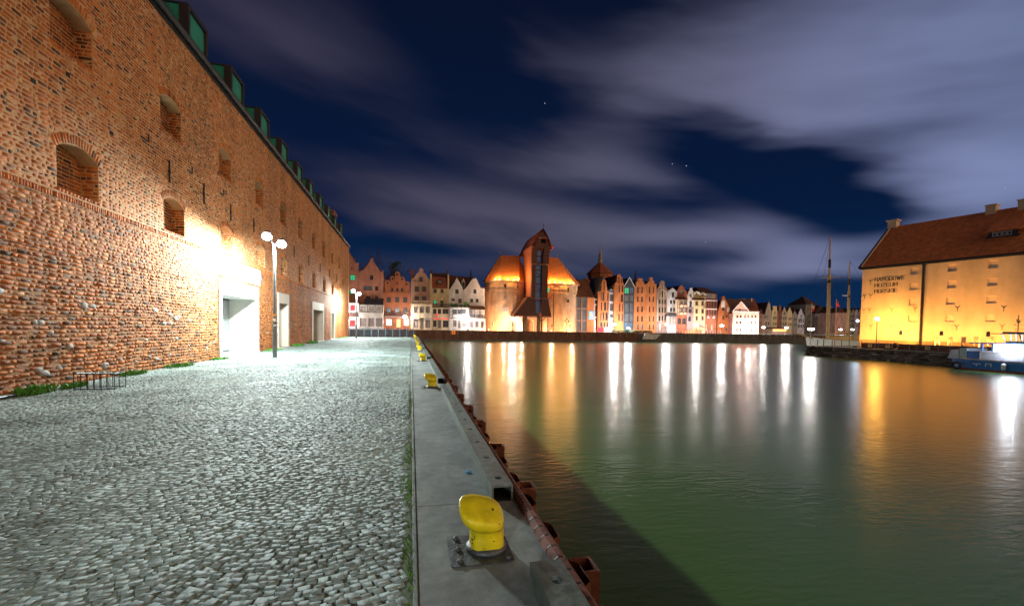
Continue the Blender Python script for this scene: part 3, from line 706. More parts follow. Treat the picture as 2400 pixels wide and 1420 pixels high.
def weed(name, x, y, n, hgt, spread, label, grp):
    V = []; F = []
    for k in range(n):
        a = random.uniform(0, 6.28); r = spread*math.sqrt(random.random()); bx, by = x+r*math.cos(a)*.6, y+r*math.sin(a)*1.6
        h = hgt*random.uniform(.4, 1); l = random.uniform(.010, .024); d = random.uniform(0, 6.28); tip = (bx+h*.6*math.cos(d), by+h*.6*math.sin(d), h)
        mid = ((bx+tip[0])/2, (by+tip[1])/2, h*.7); px_, py2 = -math.sin(d)*l, math.cos(d)*l; b = len(V)
        V += [(bx, by, -.02), (mid[0]+px_, mid[1]+py2, mid[2]), tip, (mid[0]-px_, mid[1]-py2, mid[2])]; F.append((b, b+1, b+2, b+3))
    m = MB(); m.add(V, F); o = m.build(name, M['weed'], recalc=False); return tag(o, label, 'weed', grp)
for x, y, n, h, s, lb in ((-7.95, 11.75, 240, .22, .3, 'leafy green weed clump between the pipe end and the wire rack'), (-7.9, 12.75, 160, .14, .25, 'low green weeds inside the wire rack'),
                          (-8.15, 15.6, 180, .16, .35, 'weed tuft at the wall foot just past the wire rack'), (-8.15, 18.4, 260, .14, .5, 'weed patch at the wall foot midway to the white portal'),
                          (-8.15, 21.9, 200, .12, .4, 'weeds at the near corner of the white portal'), (-8.1, 29.3, 260, .13, .7, 'weeds at the wall foot between the two nearer portals'),
                          (-8.1, 35.5, 260, .2, .7, 'weed clump just past the second portal'), (-8.1, 40.6, 320, .28, .6, 'bushier weeds just before the third portal'), (-8.1, 56, 200, .2, 1.6, 'long strip of weeds at the far end of the wall')):
    weed('weed_clump', x, y, n, h, s, lb, 'weeds at the foot of the granary wall')
V = []; F = []
for k in range(2600):
    y = 2.2+random.random()**1.5*9.0 if k < 4300 else random.uniform(11, 40)
    d = .5+.5*math.sin(y*3.1)*math.sin(y*1.7+1)
    if random.random() > .12+.9*d*d: continue
    x = .035-abs(random.gauss(0, .035+.04*d)); h = random.uniform(.01, .042); a = random.uniform(0, 6.28); w = .006; b = len(V)
    V += [(x-w*math.cos(a), y-w*math.sin(a), -.01), (x+w*math.cos(a), y+w*math.sin(a), -.01), (x+random.gauss(0, .02), y+random.gauss(0, .02), h)]; F.append((b, b+1, b+2))
m = MB(); m.add(V, F); tag(m.build('grass', M['grass'], recalc=False), 'moss and grass growing along the joint beside the concrete strip', 'grass', kind='stuff')

# railing at the end of the quay
M['rail_blue'] = mat('rail_blue_grey', (.05, .085, .11), .45, .15, 4, metal=.3)
fe = empty('railing', (0, 64.3, 0), label='blue-grey steel railing closing off the far end of the quay', cat='railing')
n = 10; xs = [-8.2+.95*k for k in range(n)]
for x in xs: p = MB(); p.box(x-.05, x+.05, -.03, .03, -.02, 1.2); p.build('post', M['rail_blue'], fe)
for z in (.25, .48, .71, .94, 1.14): p = MB(); p.tube([(xs[0], 0, z), (xs[-1], 0, z)], .028, 8); p.build('rail', M['rail_blue'], fe)

# ================================================================== WATER
def water():
    m = bpy.data.materials.new('river_water'); m.use_nodes = True; N = m.node_tree.nodes; L = m.node_tree.links; b = N['Principled BSDF']
    b.inputs['Base Color'].default_value = (.052, .105, .026, 1); b.inputs['Roughness'].default_value = .255; b.inputs['IOR'].default_value = 1.33; b.inputs['Specular IOR Level'].default_value = .5
    tc = N.new('ShaderNodeTexCoord'); mp = N.new('ShaderNodeMapping'); mp.inputs['Scale'].default_value = (.8, 2.2, 1); mp.inputs['Rotation'].default_value = (0, 0, .2); L.new(tc.outputs['Object'], mp.inputs[0])
    n1 = N.new('ShaderNodeTexNoise'); n1.inputs['Scale'].default_value = 3.2; n1.inputs['Detail'].default_value = 3; n1.inputs['Distortion'].default_value = .4; L.new(mp.outputs[0], n1.inputs['Vector'])
    n2 = N.new('ShaderNodeTexNoise'); n2.inputs['Scale'].default_value = .35; n2.inputs['Detail'].default_value = 2; L.new(mp.outputs[0], n2.inputs['Vector'])
    ad = N.new('ShaderNodeMath'); ad.operation = 'MULTIPLY_ADD'; L.new(n2.outputs[0], ad.inputs[0]); ad.inputs[1].default_value = 1.2; L.new(n1.outputs[0], ad.inputs[2])
    bp = N.new('ShaderNodeBump'); bp.inputs['Strength'].default_value = .10; bp.inputs['Distance'].default_value = .1; L.new(ad.outputs[0], bp.inputs['Height']); L.new(bp.outputs[0], b.inputs['Normal'])
    return m
M['water'] = water()
w = MB(); w.add([(-400, -60, -1.8), (700, -60, -1.8), (700, 700, -1.8), (-400, 700, -1.8)], [(0, 1, 2, 3)])
tag(w.build('water', M['water'], recalc=False), kind='structure')

#@@PART2@@
# ================================================================== FAR BANK
GZ = .62
fg = MB(); fg.add([(-260, 107.2, GZ-.02), (700, 107.2, GZ-.02), (700, 900, GZ-.02), (-260, 900, GZ-.02)], [(0, 1, 2, 3)])
fg.add([(-260, 107.2, GZ-.02), (700, 107.2, GZ-.02), (700, 107.2, -4), (-260, 107.2, -4)], [(0, 1, 2, 3)])
tag(fg.build('far_ground', M['asphalt'], recalc=False), kind='structure')
M['pile_brown'] = mat('brown_sheet_pile', (.16, .065, .04), .8, .4, .9, .4, 6, streak=(1, 1, .15))
M['pile_pale'] = mat('pale_timber', (.34, .22, .14), .8, .3, 3)
M['pile_grey'] = mat('grey_quay_wall', (.13, .115, .11), .85, .35, 1.2, .4, 6, streak=(1, 1, .3))
def quay_wall(x0, x1, m, label, ybase=107.0, step=1.62, pale=True):
    w = MB(); x = x0
    while x < x1:
        e = min(x+step, x1); w.box(x+.02, e-.02, ybase+(.0 if int(x/step) % 2 else .03), ybase+.18, -4, GZ-.10); x = e
    w.box(x0, x1, ybase-.04, ybase+.25, -.62, -.48)
    o = w.build('quay_wall', m); tag(o, label, 'quay wall')
    c = MB(); c.box(x0, x1, ybase-.08, ybase+.3, GZ-.1, GZ+.03); c.build('coping', m, o)
    c = MB(); c.box(x0, x1, ybase-.16, ybase-.04, -1.95, -1.55); c.build('waler', M['pile_grey'], o)
    x = x0+step*.9; k = 0
    while x < x1-1 and k < 95:
        f = MB(); f.box(x-.06, x+.06, ybase-.14, ybase-.03, -.45 if k % 2 else -.3, GZ-.14); f.build('fender', M['pile_pale'] if (k % 3 or not pale) else M['pile_brown'], o); x += step; k += 1
quay_wall(-62, 58, M['pile_brown'], 'long brown sheet piled quay wall below the crane and the gabled houses on the far bank')
quay_wall(58.02, 170, M['pile_grey'], 'greyish quay wall with pale upright timbers on the far bank right of the crane', step=1.35)
# orange number board on the far wall
p = at(1063, 779, 106.8); nb = MB(); nb.box(p.x-.42, p.x+.42, 106.82, 106.92, p.z-.42, p.z+.42)
M['board_orange'] = mat('orange_board', (.8, .16, .02), .5, 0, emit=(1, .25, .03), estr=.5)
nbo = tag(nb.build('number_board', M['board_orange'], bevel=.02), 'glowing orange square board with a dark figure three on the far quay wall', 'sign')
text('lettering', '3', .72, Matrix(((1, 0, 0, p.x-.2), (0, 0, -1, 106.815), (0, 1, 0, p.z-.26), (0, 0, 0, 1))), M['black_iron'], nbo, .005, .02)

def wallm(n, c, var=.16): M[n] = mat(n, c, .88, var, .8, .3, 5, stain=(.9, .9, .22), stain_amt=.3)
for n, c in dict(pink_brick=(.42,.17,.115), red_brick=(.40,.125,.055), tan_pink=(.46,.25,.17), cream=(.66,.50,.34), yellow_cream=(.62,.46,.25), white_wall=(.70,.62,.58), orange_brick=(.46,.15,.05),
                 grey_white=(.55,.52,.55), brown_wall=(.27,.17,.14), mauve=(.30,.21,.21), dark_brick=(.30,.095,.05), tan=(.42,.33,.25), drab=(.30,.25,.21), salmon=(.72,.42,.34), tower_brick=(.56,.34,.20)).items(): wallm(n, c)
M['roof_dark'] = mat('dark_tiles', (.075, .03, .022), .85, .35, 2, .4, 6, streak=(.3, .3, 3))
M['roof_red'] = mat('red_tiles', (.26, .07, .03), .8, .3, 2, .4, 6, streak=(.3, .3, 3))
M['roof_blue'] = mat('slate_tiles', (.035, .045, .06), .6, .3, 2, .3, 6)
M['frame_dk'] = mat('dark_window_frame', (.06, .05, .05), .6, 0); M['frame_wh'] = mat('white_window_frame', (.6, .58, .56), .6, 0); M['frame_rd'] = mat('brown_red_frame', (.16, .04, .025), .6, 0)
M['pane'] = mat('window_pane', (.02, .022, .03), .12, 0, spec=.7)
M['pane_blind'] = mat('blind_behind_pane', (.30, .24, .23), .5, .2, 2)
M['pane_warm'] = mat('lit_room', (.3, .2, .1), .5, .3, 2, emit=(1, .55, .2), estr=1.6)
M['pane_white'] = mat('lit_shop', (.4, .4, .4), .5, .3, 2, emit=(1, .85, .72), estr=1.3)
M['pane_blue'] = mat('blue_lit_pane', (.05, .08, .12), .2, .5, 1.5, emit=(.25, .55, 1), estr=.12)
M['pane_green'] = mat('green_lit_pane', (.02, .1, .05), .2, 0, emit=(.05, .9, .4), estr=.6)
M['pane_red'] = mat('red_lit_pane', (.2, .02, .02), .2, .4, 3, emit=(1, .06, .06), estr=1.1)
M['pane_grey'] = mat('greyish_pane', (.10, .11, .13), .2, .3, .6, spec=.6)
KIND = dict(d='pane', l='pane_warm', s='pane_blind', w='pane_white', b='pane_blue', g='pane_green', r='pane_red', y='pane_grey')
def loop(x0, z0, x1, z1, shape):
    if shape == 'o':
        r = min(x1-x0, z1-z0)/2; cx, cz = (x0+x1)/2, (z0+z1)/2; return [(cx+r*math.cos(a), cz+r*math.sin(a)) for a in [2*math.pi*k/12 for k in range(12)]]
    if shape == 'a':
        r = (x1-x0)/2; cx = (x0+x1)/2; return [(x0, z0), (x1, z0)]+[(cx+r*math.cos(a), z1-r+r*math.sin(a)) for a in [math.pi*k/8 for k in range(9)]]
    return [(x0, z0), (x1, z0), (x1, z1), (x0, z1)]
def px_rect(x0, y0, x1, y1, Y, ox):
    a = at(x0, (y0+y1)/2, Y).x-ox; b = at(x1, (y0+y1)/2, Y).x-ox; xm = (x0+x1)/2
    return a, at(xm, y1, Y).z, b, at(xm, y0, Y).z
def window(parent, lp, y, kind='d', frame='frame_dk', name='window', div=(2, 2), fw_=.1, rec=.2):
    x0 = min(p[0] for p in lp); x1 = max(p[0] for p in lp); z0 = min(p[1] for p in lp); z1 = max(p[1] for p in lp)
    m = MB(); cx, cz = (x0+x1)/2, (z0+z1)/2
    inner = [(cx+(x-cx)*(1-2*fw_/max(x1-x0, .3)), cz+(z-cz)*(1-2*fw_/max(z1-z0, .3))) for x, z in lp]
    m.slab(lp, y+rec-.06, y+rec+.04, [inner], 0)
    m.slab(inner, y+rec, y+rec+.03, (), 1)
    if len(lp) == 4 or True:
        t = .035
        for i in range(1, div[0]): xx = x0+(x1-x0)*i/div[0]; m.box(xx-t, xx+t, y+rec-.05, y+rec-.004, inner[0][1] if len(lp) == 4 else z0+fw_, (z1-fw_) if len(lp) != 12 else z1-fw_, 0)
        for i in range(1, div[1]): zz = z0+(z1-z0)*i/div[1]; m.box(x0+fw_, x1-fw_, y+rec-.048, y+rec-.006, zz-t, zz+t, 0)
    return m.build(name, [M[frame], M[KIND.get(kind, 'pane')]], parent, recalc=False)
GH = 'gabled houses along the far bank'
def house(name, label, Y, outline, wm, wins=(), depth=9, roof='roof_dark', frame='frame_dk', eave=None, ridge=None, cat='house', group=GH, thick=.4, body=True, base=GZ-.1, ridge_x=None):
    P = [at(x, y, Y) for x, y in outline]; x0 = min(p.x for p in P); x1 = max(p.x for p in P); xc = (x0+x1)/2
    root = empty(name, (xc, Y, 0), label=label, cat=cat, group=group)
    ol = [(x0-xc, base)]+[(x1-xc, base)] + [(p.x-xc, p.z) for p in reversed(P)]
    root['xc'] = xc
    specs = []
    for w in wins:
        k = w[4] if len(w) > 4 else 'd'; sh = w[5] if len(w) > 5 else 'r'; dv = w[6] if len(w) > 6 else ((2, 2) if sh != 'o' else (1, 1))
        r = px_rect(*w[:4], Y, xc); r = (max(r[0], x0-xc+.08), max(r[1], base+.06), min(r[2], x1-xc-.08), r[3])
        specs.append((loop(*r, sh), k, dv))
    zl, zr = P[0].z, P[-1].z; ze = min(zl, zr) if eave is None else at((outline[0][0]), eave, Y).z
    m = MB(); m.slab(ol, 0, thick, [s[0] for s in specs])
    if body: m.box(x0-xc+.06, x1-xc-.06, thick, depth, base, ze-.02)
    m.build('wall', M[wm], root, recalc=False)
    if specs: bk = MB(); bk.box(x0-xc+.1, x1-xc-.1, thick-.02, thick+.0, base+.02, max(base+.5, ze-.1)); 
    for lp, k, dv in specs: window(root, lp, 0, k, frame, 'window', dv)
    if roof:
        zr_ = max(p.z for p in P)-.25 if ridge is None else at(outline[0][0], ridge, Y).z
        rx = 0 if ridge_x is None else at(ridge_x, outline[0][1], Y).x-xc
        r = MB(); a, b = x0-xc-.05, x1-xc+.05
        vs = [(a, thick+.002, ze), (b, thick+.002, ze), (rx, thick+.002, zr_), (a, depth, ze), (b, depth, ze), (rx, depth, zr_)]
        r.add(vs, [(0, 1, 2), (3, 5, 4), (0, 2, 5, 3), (1, 4, 5, 2), (0, 3, 4, 1)]); r.build('roof', M[roof], root)
    return root
def wing(root, x0, x1, ytop, Y0, out, wm, wins=(), name='front_wing', top=None, base=GZ-.1, frame='frame_dk', ybot=None):
    """a lower block standing out from a house towards the water"""
    Y = Y0-out; xc = root['xc']; a = at(x0, ytop, Y); b = at(x1, ytop, Y)
    zb = base if ybot is None else at(x0, ybot, Y).z
    specs = []
    for w in wins:
        k = w[4] if len(w) > 4 else 'd'; sh = w[5] if len(w) > 5 else 'r'; dv = w[6] if len(w) > 6 else (2, 2)
        r = px_rect(*w[:4], Y, xc); r = (max(r[0], a.x-xc+.06), max(r[1], zb+.06), min(r[2], b.x-xc-.06), min(r[3], a.z-.05)); specs.append((loop(*r, sh), k, dv))
    m = MB(); m.slab([(a.x-xc, zb), (b.x-xc, zb), (b.x-xc, a.z), (a.x-xc, a.z)], -out, -out+.3, [s[0] for s in specs])
    m.box(a.x-xc, b.x-xc, -out+.3, -.002, zb, a.z-.003)
    o = m.build(name, M[wm], root, recalc=False)
    for lp, k, dv in specs: window(o, lp, -out, k, frame, 'window', dv)
    if top: t = MB(); t.box(a.x-xc-.12, b.x-xc+.12, -out-.15, -.003, a.z, a.z+.14); t.build('cornice', M[top], o)
    return o
def strip(root, name, x0, y0, x1, y1, Y0, out, dep, mm, parent=None, slope=0):
    """a board, band, canopy or beam measured in the photo, dep metres deep, its face `out` in front of the wall"""
    Y = Y0-out; xc = root['xc']; a = at(x0, (y0+y1)/2, Y).x-xc; b = at(x1, (y0+y1)/2, Y).x-xc; zt = at((x0+x1)/2, y0, Y).z; zb = at((x0+x1)/2, y1, Y).z
    m = MB()
    if slope: m.hexa([(a, -out, zb), (b, -out, zb), (b, -out+dep, zb+.02), (a, -out+dep, zb+.02), (a, -out, zb+.12), (b, -out, zb+.12), (b, -out+dep, zt), (a, -out+dep, zt)])
    else: m.box(a, b, -out, -out+dep, zb, zt)
    return m.build(name, M[mm], parent or root, recalc=False)
def balustrade(root, x0, y0, x1, y1, Y0, out, mm, n=14, parent=None):
    Y = Y0-out; xc = root['xc']; a = at(x0, y1, Y).x-xc; b = at(x1, y1, Y).x-xc; zt = at(x0, y0, Y).z; zb = at(x0, y1, Y).z
    m = MB(); m.box(a, b, -out, -out+.1, zt-.1, zt); m.box(a, b, -out, -out+.1, zb, zb+.08)
    for i in range(n+1): x = a+(b-a)*i/n; w = .07 if i % 5 else .14; m.box(x-w/2, x+w/2, -out+.01, -out+.09, zb+.08, zt-.1)
    return m.build('balustrade', M[mm], parent or root, recalc=False)
def chimney(root, x0, y0, x1, y1, Y0, dy, mm):
    Y = Y0+dy; xc = root['xc']; a = at(x0, y0, Y); b = at(x1, y1, Y); m = MB(); w = abs(b.x-a.x)
    m.box(a.x-xc, b.x-xc, dy, dy+w, b.z-1.2, a.z-.15); m.box(a.x-xc-.08, b.x-xc+.08, dy-.08, dy+w+.08, a.z-.15, a.z); return m.build('chimney', M[mm], root)
def grid(xs, ys, k='d', sh='r', dv=(2, 2)): return [(x0, y0, x1, y1, k, sh, dv) for y0, y1 in ys for x0, x1 in xs]
def arcpx(cx, cy, rx, ry, a0, a1, n=9): return [(cx+rx*math.cos(rad(a)), cy-ry*math.sin(rad(a))) for a in [a0+(a1-a0)*i/(n-1) for i in range(n)]]

YH = 113.0
# --- left of the crane
h = house('gabled_house', 'pinkish house half hidden behind the granary corner, with green and red lit windows', YH, [(800, 612), (808, 602), (816, 590), (820, 594), (832, 612), (834, 616), (840, 616), (840.5, 640)], 'pink_brick',
    [(823, 625, 826, 633), (820.5, 644, 832.5, 657, 'g'), (819, 680, 829, 689, 'g')], eave=640)
wing(h, 800, 840.5, 709, YH, 1.6, 'grey_white', [(821, 715, 832, 728, 'r'), (819, 750, 832.5, 765, 'r')], top='roof_dark')
strip(h, 'canopy', 800, 735, 841, 742, YH, 2.6, 1.0, 'roof_dark')
h = house('gabled_house', 'pink brick house with plain curved gable, farther lamp of the quay shining before it', YH, [(841, 636), (851, 633), (860, 622), (867, 613), (868, 609)]+arcpx(871.5, 608.5, 3.6, 3.6, 180, 0, 7)+[(876, 613), (883, 624), (890, 634), (893, 638), (895, 638), (895, 634), (899, 634), (899, 640)], 'pink_brick',
    [(867, 645, 875, 656), (852, 670, 872, 680.5, 'y', 'r', (3, 1)), (879, 671, 886, 681), (858, 694, 868, 703), (879, 694, 886, 703)], eave=640)
strip(h, 'porch_roof', 853, 698, 898, 713, YH, 2.8, 2.6, 'roof_blue', slope=1)
o = wing(h, 841, 898, 713, YH, 2.6, 'white_wall', [(844.5, 717, 858, 729, 's', 'r', (4, 3)), (863.5, 717, 877, 729, 's', 'r', (4, 3)), (881, 717, 894.5, 729, 's', 'r', (4, 3)), (843, 744.5, 860, 766, 's', 'r', (1, 1)), (862, 744.5, 877.5, 766, 's', 'r', (1, 1)), (880, 744.5, 896, 766, 's', 'r', (1, 1))], frame='frame_wh')
strip(h, 'sign_band', 843, 734, 896, 741, YH, 2.75, .15, 'white_wall', o)
for x in (841.5, 861, 879, 897): strip(h, 'timber_post', x-.5, 713.5, x+.5, 731, YH, 2.66, .06, 'frame_dk', o)
for y in (713.5, 730.5): strip(h, 'timber_beam', 841, y, 898, y+1.2, YH, 2.68, .08, 'frame_dk', o)
def lobes():
    P = [(898, 684), (901.2, 684)]
    for cx, cyt, r in ((907.7, 656, 6.5), (919, 647, 6.3), (931.3, 636.5, 6.8), (943.2, 648, 6.2), (954.6, 659, 5.7)):
        P += arcpx(cx, cyt+r, r, r, 180, 0, 9)
    return P+[(960.4, 685), (962, 685)]
def fixl(P):  # keep x strictly increasing so neighbouring lobes meet in a notch
    out = []
    for x, y in P:
        if not out or x > out[-1][0]+.05: out.append((x, y))
    return out
h = house('gabled_house', 'red brick house whose gable rises in five round lobes with round windows', YH, fixl(lobes()), 'red_brick',
    [(905.4, 660, 911.4, 666, 'd', 'o'), (917, 650, 923, 656, 'd', 'o'), (928, 640, 934, 646, 'd', 'o'), (928.5, 661, 933.5, 667, 'd', 'o'), (939.8, 651, 945.2, 657, 'd', 'o'), (950.2, 662.6, 955.8, 668.4, 'd', 'o'),
     (916.5, 674.5, 922, 683, 'd', 'a', (1, 1)), (928, 674.5, 933.6, 683, 'd', 'a', (1, 1)), (939.4, 674.5, 945, 683, 'd', 'a', (1, 1))]+grid(((906, 916), (926, 936), (945, 955)), ((696, 708.5),))+grid(((905, 916), (925.5, 936), (945, 955)), ((720, 733),))+
    [(904, 747, 919, 763.5, 'w', 'r', (1, 1)), (928.5, 747, 939.5, 768, 'l', 'r', (2, 1)), (945.6, 747, 959.5, 764, 'w', 'r', (1, 1))], eave=690, ridge=650)
strip(h, 'cornice', 898, 683.5, 962, 685.5, YH, .12, .12, 'dark_brick'); strip(h, 'sign_band', 899, 739, 961.5, 745.5, YH, .3, .3, 'brown_wall')
balustrade(h, 901, 730, 961, 739, YH, 1.0, 'black_iron', 24); strip(h, 'balcony', 901, 738.5, 961, 740.5, YH, 1.02, 1.0, 'roof_dark')
h = house('gabled_house', 'tan pink house with scrolled gable and pale balustraded front wing', YH, [(963, 661), (964, 656), (966, 652.5), (971, 650), (974, 645), (978, 640.5), (982, 637.5), (982, 632)]+arcpx(987, 632, 4.2, 3.6, 160, 20, 5)+[(992, 632), (992, 638), (996, 640.5), (1000, 646), (1002, 650), (1006, 653), (1007.4, 657), (1008, 661)], 'tan_pink',
    [(982.4, 649, 991.4, 660.5)]+grid(((972.3, 982), (989, 999)), ((671.5, 683.5), (694, 704))), eave=662, ridge=640)
chimney(h, 963, 632, 971, 649, YH, 3, 'dark_brick')
strip(h, 'cornice', 962.5, 660.6, 1008.5, 662.4, YH, .15, .15, 'tan_pink')
o = wing(h, 963, 1013, 713, YH, 3.0, 'cream', grid(((970, 980), (984, 994), (998, 1008)), ((719, 733),), 's')+[(969, 751, 979.5, 768, 's', 'r', (1, 1)), (985, 745, 992.6, 771, 's', 'r', (1, 1)), (997, 751, 1008, 768, 's', 'r', (1, 1))], top='cream')
balustrade(h, 964, 704.5, 1012.5, 712, YH, 2.9, 'cream', 30, o)
for x in (969.5, 999): strip(h, 'sign_board', x, 736, x+9, 739, YH, 3.04, .04, 'grey_white', o)
strip(h, 'awning', 967, 745, 981, 749, YH, 3.5, .5, 'grey_white', o, 1); strip(h, 'awning', 995, 745, 1009, 749, YH, 3.5, .5, 'grey_white', o, 1)
h = house('mansard_house', 'cream house with steep red mansard roof between white parapets, left of the two white gables', YH, [(1008, 690), (1008, 643), (1012, 641), (1012.4, 676), (1049, 676.5), (1049.4, 643), (1052.5, 645), (1052.5, 692)], 'yellow_cream',
    grid(((1016, 1023.7), (1032.4, 1040)), ((677.5, 687),))+[(1016, 699.6, 1023.5, 703, 'l'), (1032, 699.6, 1039.5, 703, 'l'), (1016, 704, 1023.5, 712, 'g'), (1032, 704, 1039.5, 718, 'd')], roof=None, eave=676)
xc = h['xc']; a = at(1012.4, 676, YH); b = at(1049, 649, YH); c = at(1030, 637, YH)
m = MB(); m.hexa([(a.x-xc, .1, a.z), (b.x-xc, .1, a.z), (b.x-xc, 1.6, a.z), (a.x-xc, 1.6, a.z), (a.x-xc, .9, b.z), (b.x-xc, .9, b.z), (b.x-xc, 1.6, b.z), (a.x-xc, 1.6, b.z)]); mr_ = m.build('mansard_roof', M['roof_red'], h)
m = MB(); m.hexa([(a.x-xc, .85, b.z), (b.x-xc, .85, b.z), (b.x-xc, 8, b.z), (a.x-xc, 8, b.z), (a.x-xc, 3, c.z), (b.x-xc, 3, c.z), (b.x-xc, 5, c.z), (a.x-xc, 5, c.z)]); m.build('roof', M['roof_dark'], h)
r = px_rect(1024, 654, 1038, 665.5, YH, xc); m = MB(); m.slab(loop(*r, 'a'), -.05, 1.2); dm = m.build('dormer', M['roof_dark'], mr_); window(mr_, loop(r[0]+.25, r[1]+.1, r[2]-.25, r[3]-.3, 'r'), -.3, 's', name='dormer_window')
for x in (1009, 1047.5): chimney(h, x, 634, x+4.2, 642, YH, .4, 'roof_dark')
o = wing(h, 1013.5, 1052.5, 720.5, YH, 2.8, 'cream', [(1015, 724, 1023, 735.5), (1026, 724, 1034, 735.5), (1037, 724, 1051.5, 735.5, 'd', 'r', (4, 1)), (1015, 751, 1023, 765.5), (1026, 751, 1034, 769, 's'), (1038, 751, 1051, 767)], top='roof_dark')
strip(h, 'red_stripe', 1014, 745.8, 1052, 747.6, YH, 2.9, .1, 'pane_red', o)
m = MB(); q = at(1024.6, 737.8, YH-2.8); m.lathe([(.28, 0), (.28, .06)], (0, 0, 0), 14); m.v = [(q.x-xc+x, -2.81-z, q.z+y) for x, y, z in m.v]; m.build('round_sign', M['pane_red'], o)
balustrade(h, 1014, 711, 1052, 719.5, YH, 2.7, 'black_iron', 20, o)
h = house('gabled_house', 'white house with pointed gable and half-timbered front, left of the taller white gable', YH, [(1052.6, 680), (1056, 675), (1062, 666), (1067, 658), (1069, 655), (1071, 650.5), (1073, 655), (1075.5, 658), (1080, 667), (1085, 676), (1087.5, 681)], 'white_wall',
    [(1067, 678, 1075, 688.5), (1058, 699.6, 1066, 705.5), (1074, 700, 1082, 711)], depth=10)
o = wing(h, 1053, 1100, 721.5, YH, 2.9, 'white_wall', [(1061.5, 725, 1071, 736.5, 'y', 'r', (1, 1)), (1072, 725, 1081, 736.5, 'y', 'r', (1, 1)), (1082, 725, 1091, 736.5, 'y', 'r', (1, 1)), (1062, 750.5, 1070, 765, 's'), (1073, 750.5, 1080, 769, 's'), (1083, 750.5, 1092, 765, 's')], top='white_wall')
for x in (1054, 1061, 1081.5, 1091.5, 1099): strip(h, 'timber_post', x-.5, 722, x+.5, 746, YH, 2.96, .06, 'frame_dk', o)
for y in (722, 730, 737, 745.5): strip(h, 'timber_beam', 1053.5, y, 1061, y+.9, YH, 2.98, .08, 'frame_dk', o); strip(h, 'timber_beam', 1092, y, 1100, y+.9, YH, 2.98, .08, 'frame_dk', o)
strip(h, 'timber_beam', 1053.5, 745, 1100, 746, YH, 2.99, .08, 'frame_dk', o)
balustrade(h, 1054.6, 713, 1099.5, 720.5, YH, 2.8, 'black_iron', 26, o)
for i, (x, hh) in enumerate(((1058, 9), (1063, 7), (1068, 8), (1080, 6), (1091, 12), (1095, 8))):
    q = at(x, 720, YH-2.3); m = MB(); 
    for k in range(70):
        a_ = random.uniform(0, 6.3); rr = random.uniform(.05, .55); z = random.uniform(0, hh*.1); m.add([(q.x-h['xc']+rr*math.cos(a_)+dx_, -2.3+rr*math.sin(a_), q.z+z+dz_) for dx_, dz_ in ((-.12, 0), (.12, .02), (.02, .22))], [(0, 1, 2)])
    m.build('balcony_plant', M['weed'], o, recalc=False)
h = house('gabled_house', 'tall white rendered gable with rounded top, standing against the left crane tower', YH, [(1087.8, 678), (1094, 673), (1101, 663), (1106, 656), (1109, 653.3), (1115.5, 652), (1118, 656), (1122, 665), (1126, 675), (1135.5, 676), (1136.5, 678)], 'white_wall',
    [(1109.6, 678, 1116.5, 688), (1102, 700, 1109, 709), (1115, 700, 1121.6, 709)], depth=10)
strip(h, 'canopy', 1100.5, 716, 1138, 725, YH, 2.4, 2.4, 'roof_dark', slope=1)
o = wing(h, 1100.5, 1137.5, 745, YH, 2.4, 'white_wall', [(1102, 753, 1109, 766.5, 's'), (1114, 753, 1121.6, 766.5, 's'), (1127, 753, 1134.4, 769, 's')], top='roof_dark')
for x in (1101.5, 1113, 1125, 1137): strip(h, 'balcony_post', x-.6, 725, x+.6, 744, YH, 2.3, .15, 'frame_dk', o)
balustrade(h, 1101, 737, 1137, 744, YH, 2.35, 'black_iron', 18, o)
# dark long roof behind the white gables, with a spirelet
h = house('roofed_house', 'long dark roof with a tiny dormer and spirelet rising behind the two white gables', 124, [(1050, 676), (1050, 645), (1104, 650), (1104, 676)], 'roof_dark', [], depth=6, roof=None)
q = at(1105, 650, 124); m = MB(); m.lathe([(.55, -1.4), (.5, .2), (.2, .5), (.22, 1.0), (.04, 2.4)], (q.x-h['xc'], 1.2, q.z), 8); m.build('spirelet', M['roof_blue'], h)
q = at(1085.5, 664, 124); m = MB(); m.slab([(q.x-h['xc']-.5, q.z-1.2), (q.x-h['xc']+.5, q.z-1.2), (q.x-h['xc']+.5, q.z+.4), (q.x-h['xc'], q.z+1.3), (q.x-h['xc']-.5, q.z+.4)], -.7, .0); dd = m.build('dormer', M['white_wall'], h); window(dd, loop(q.x-h['xc']-.28, q.z-.9, q.x-h['xc']+.28, q.z+.3, 'r'), -.95, 'd')
# antenna behind
q = at(1048.5, 636, 118); m = MB(); m.tube([(q.x, 118, q.z-2), (q.x, 118, q.z+3.4)], .04, 6); m.tube([(q.x-.5, 118, q.z+1.5), (q.x+.5, 118, q.z+1.4)], .025, 6); m.tube([(q.x-.3, 118, q.z+2.3), (q.x+.3, 118, q.z+2.3)], .025, 6)
m.tube([(q.x, 118, .55), (q.x, 118, q.z-2)], .06, 6); tag(m.build('antenna', M['pole_grey']), 'thin roof aerial rising behind the red mansard house', 'aerial')
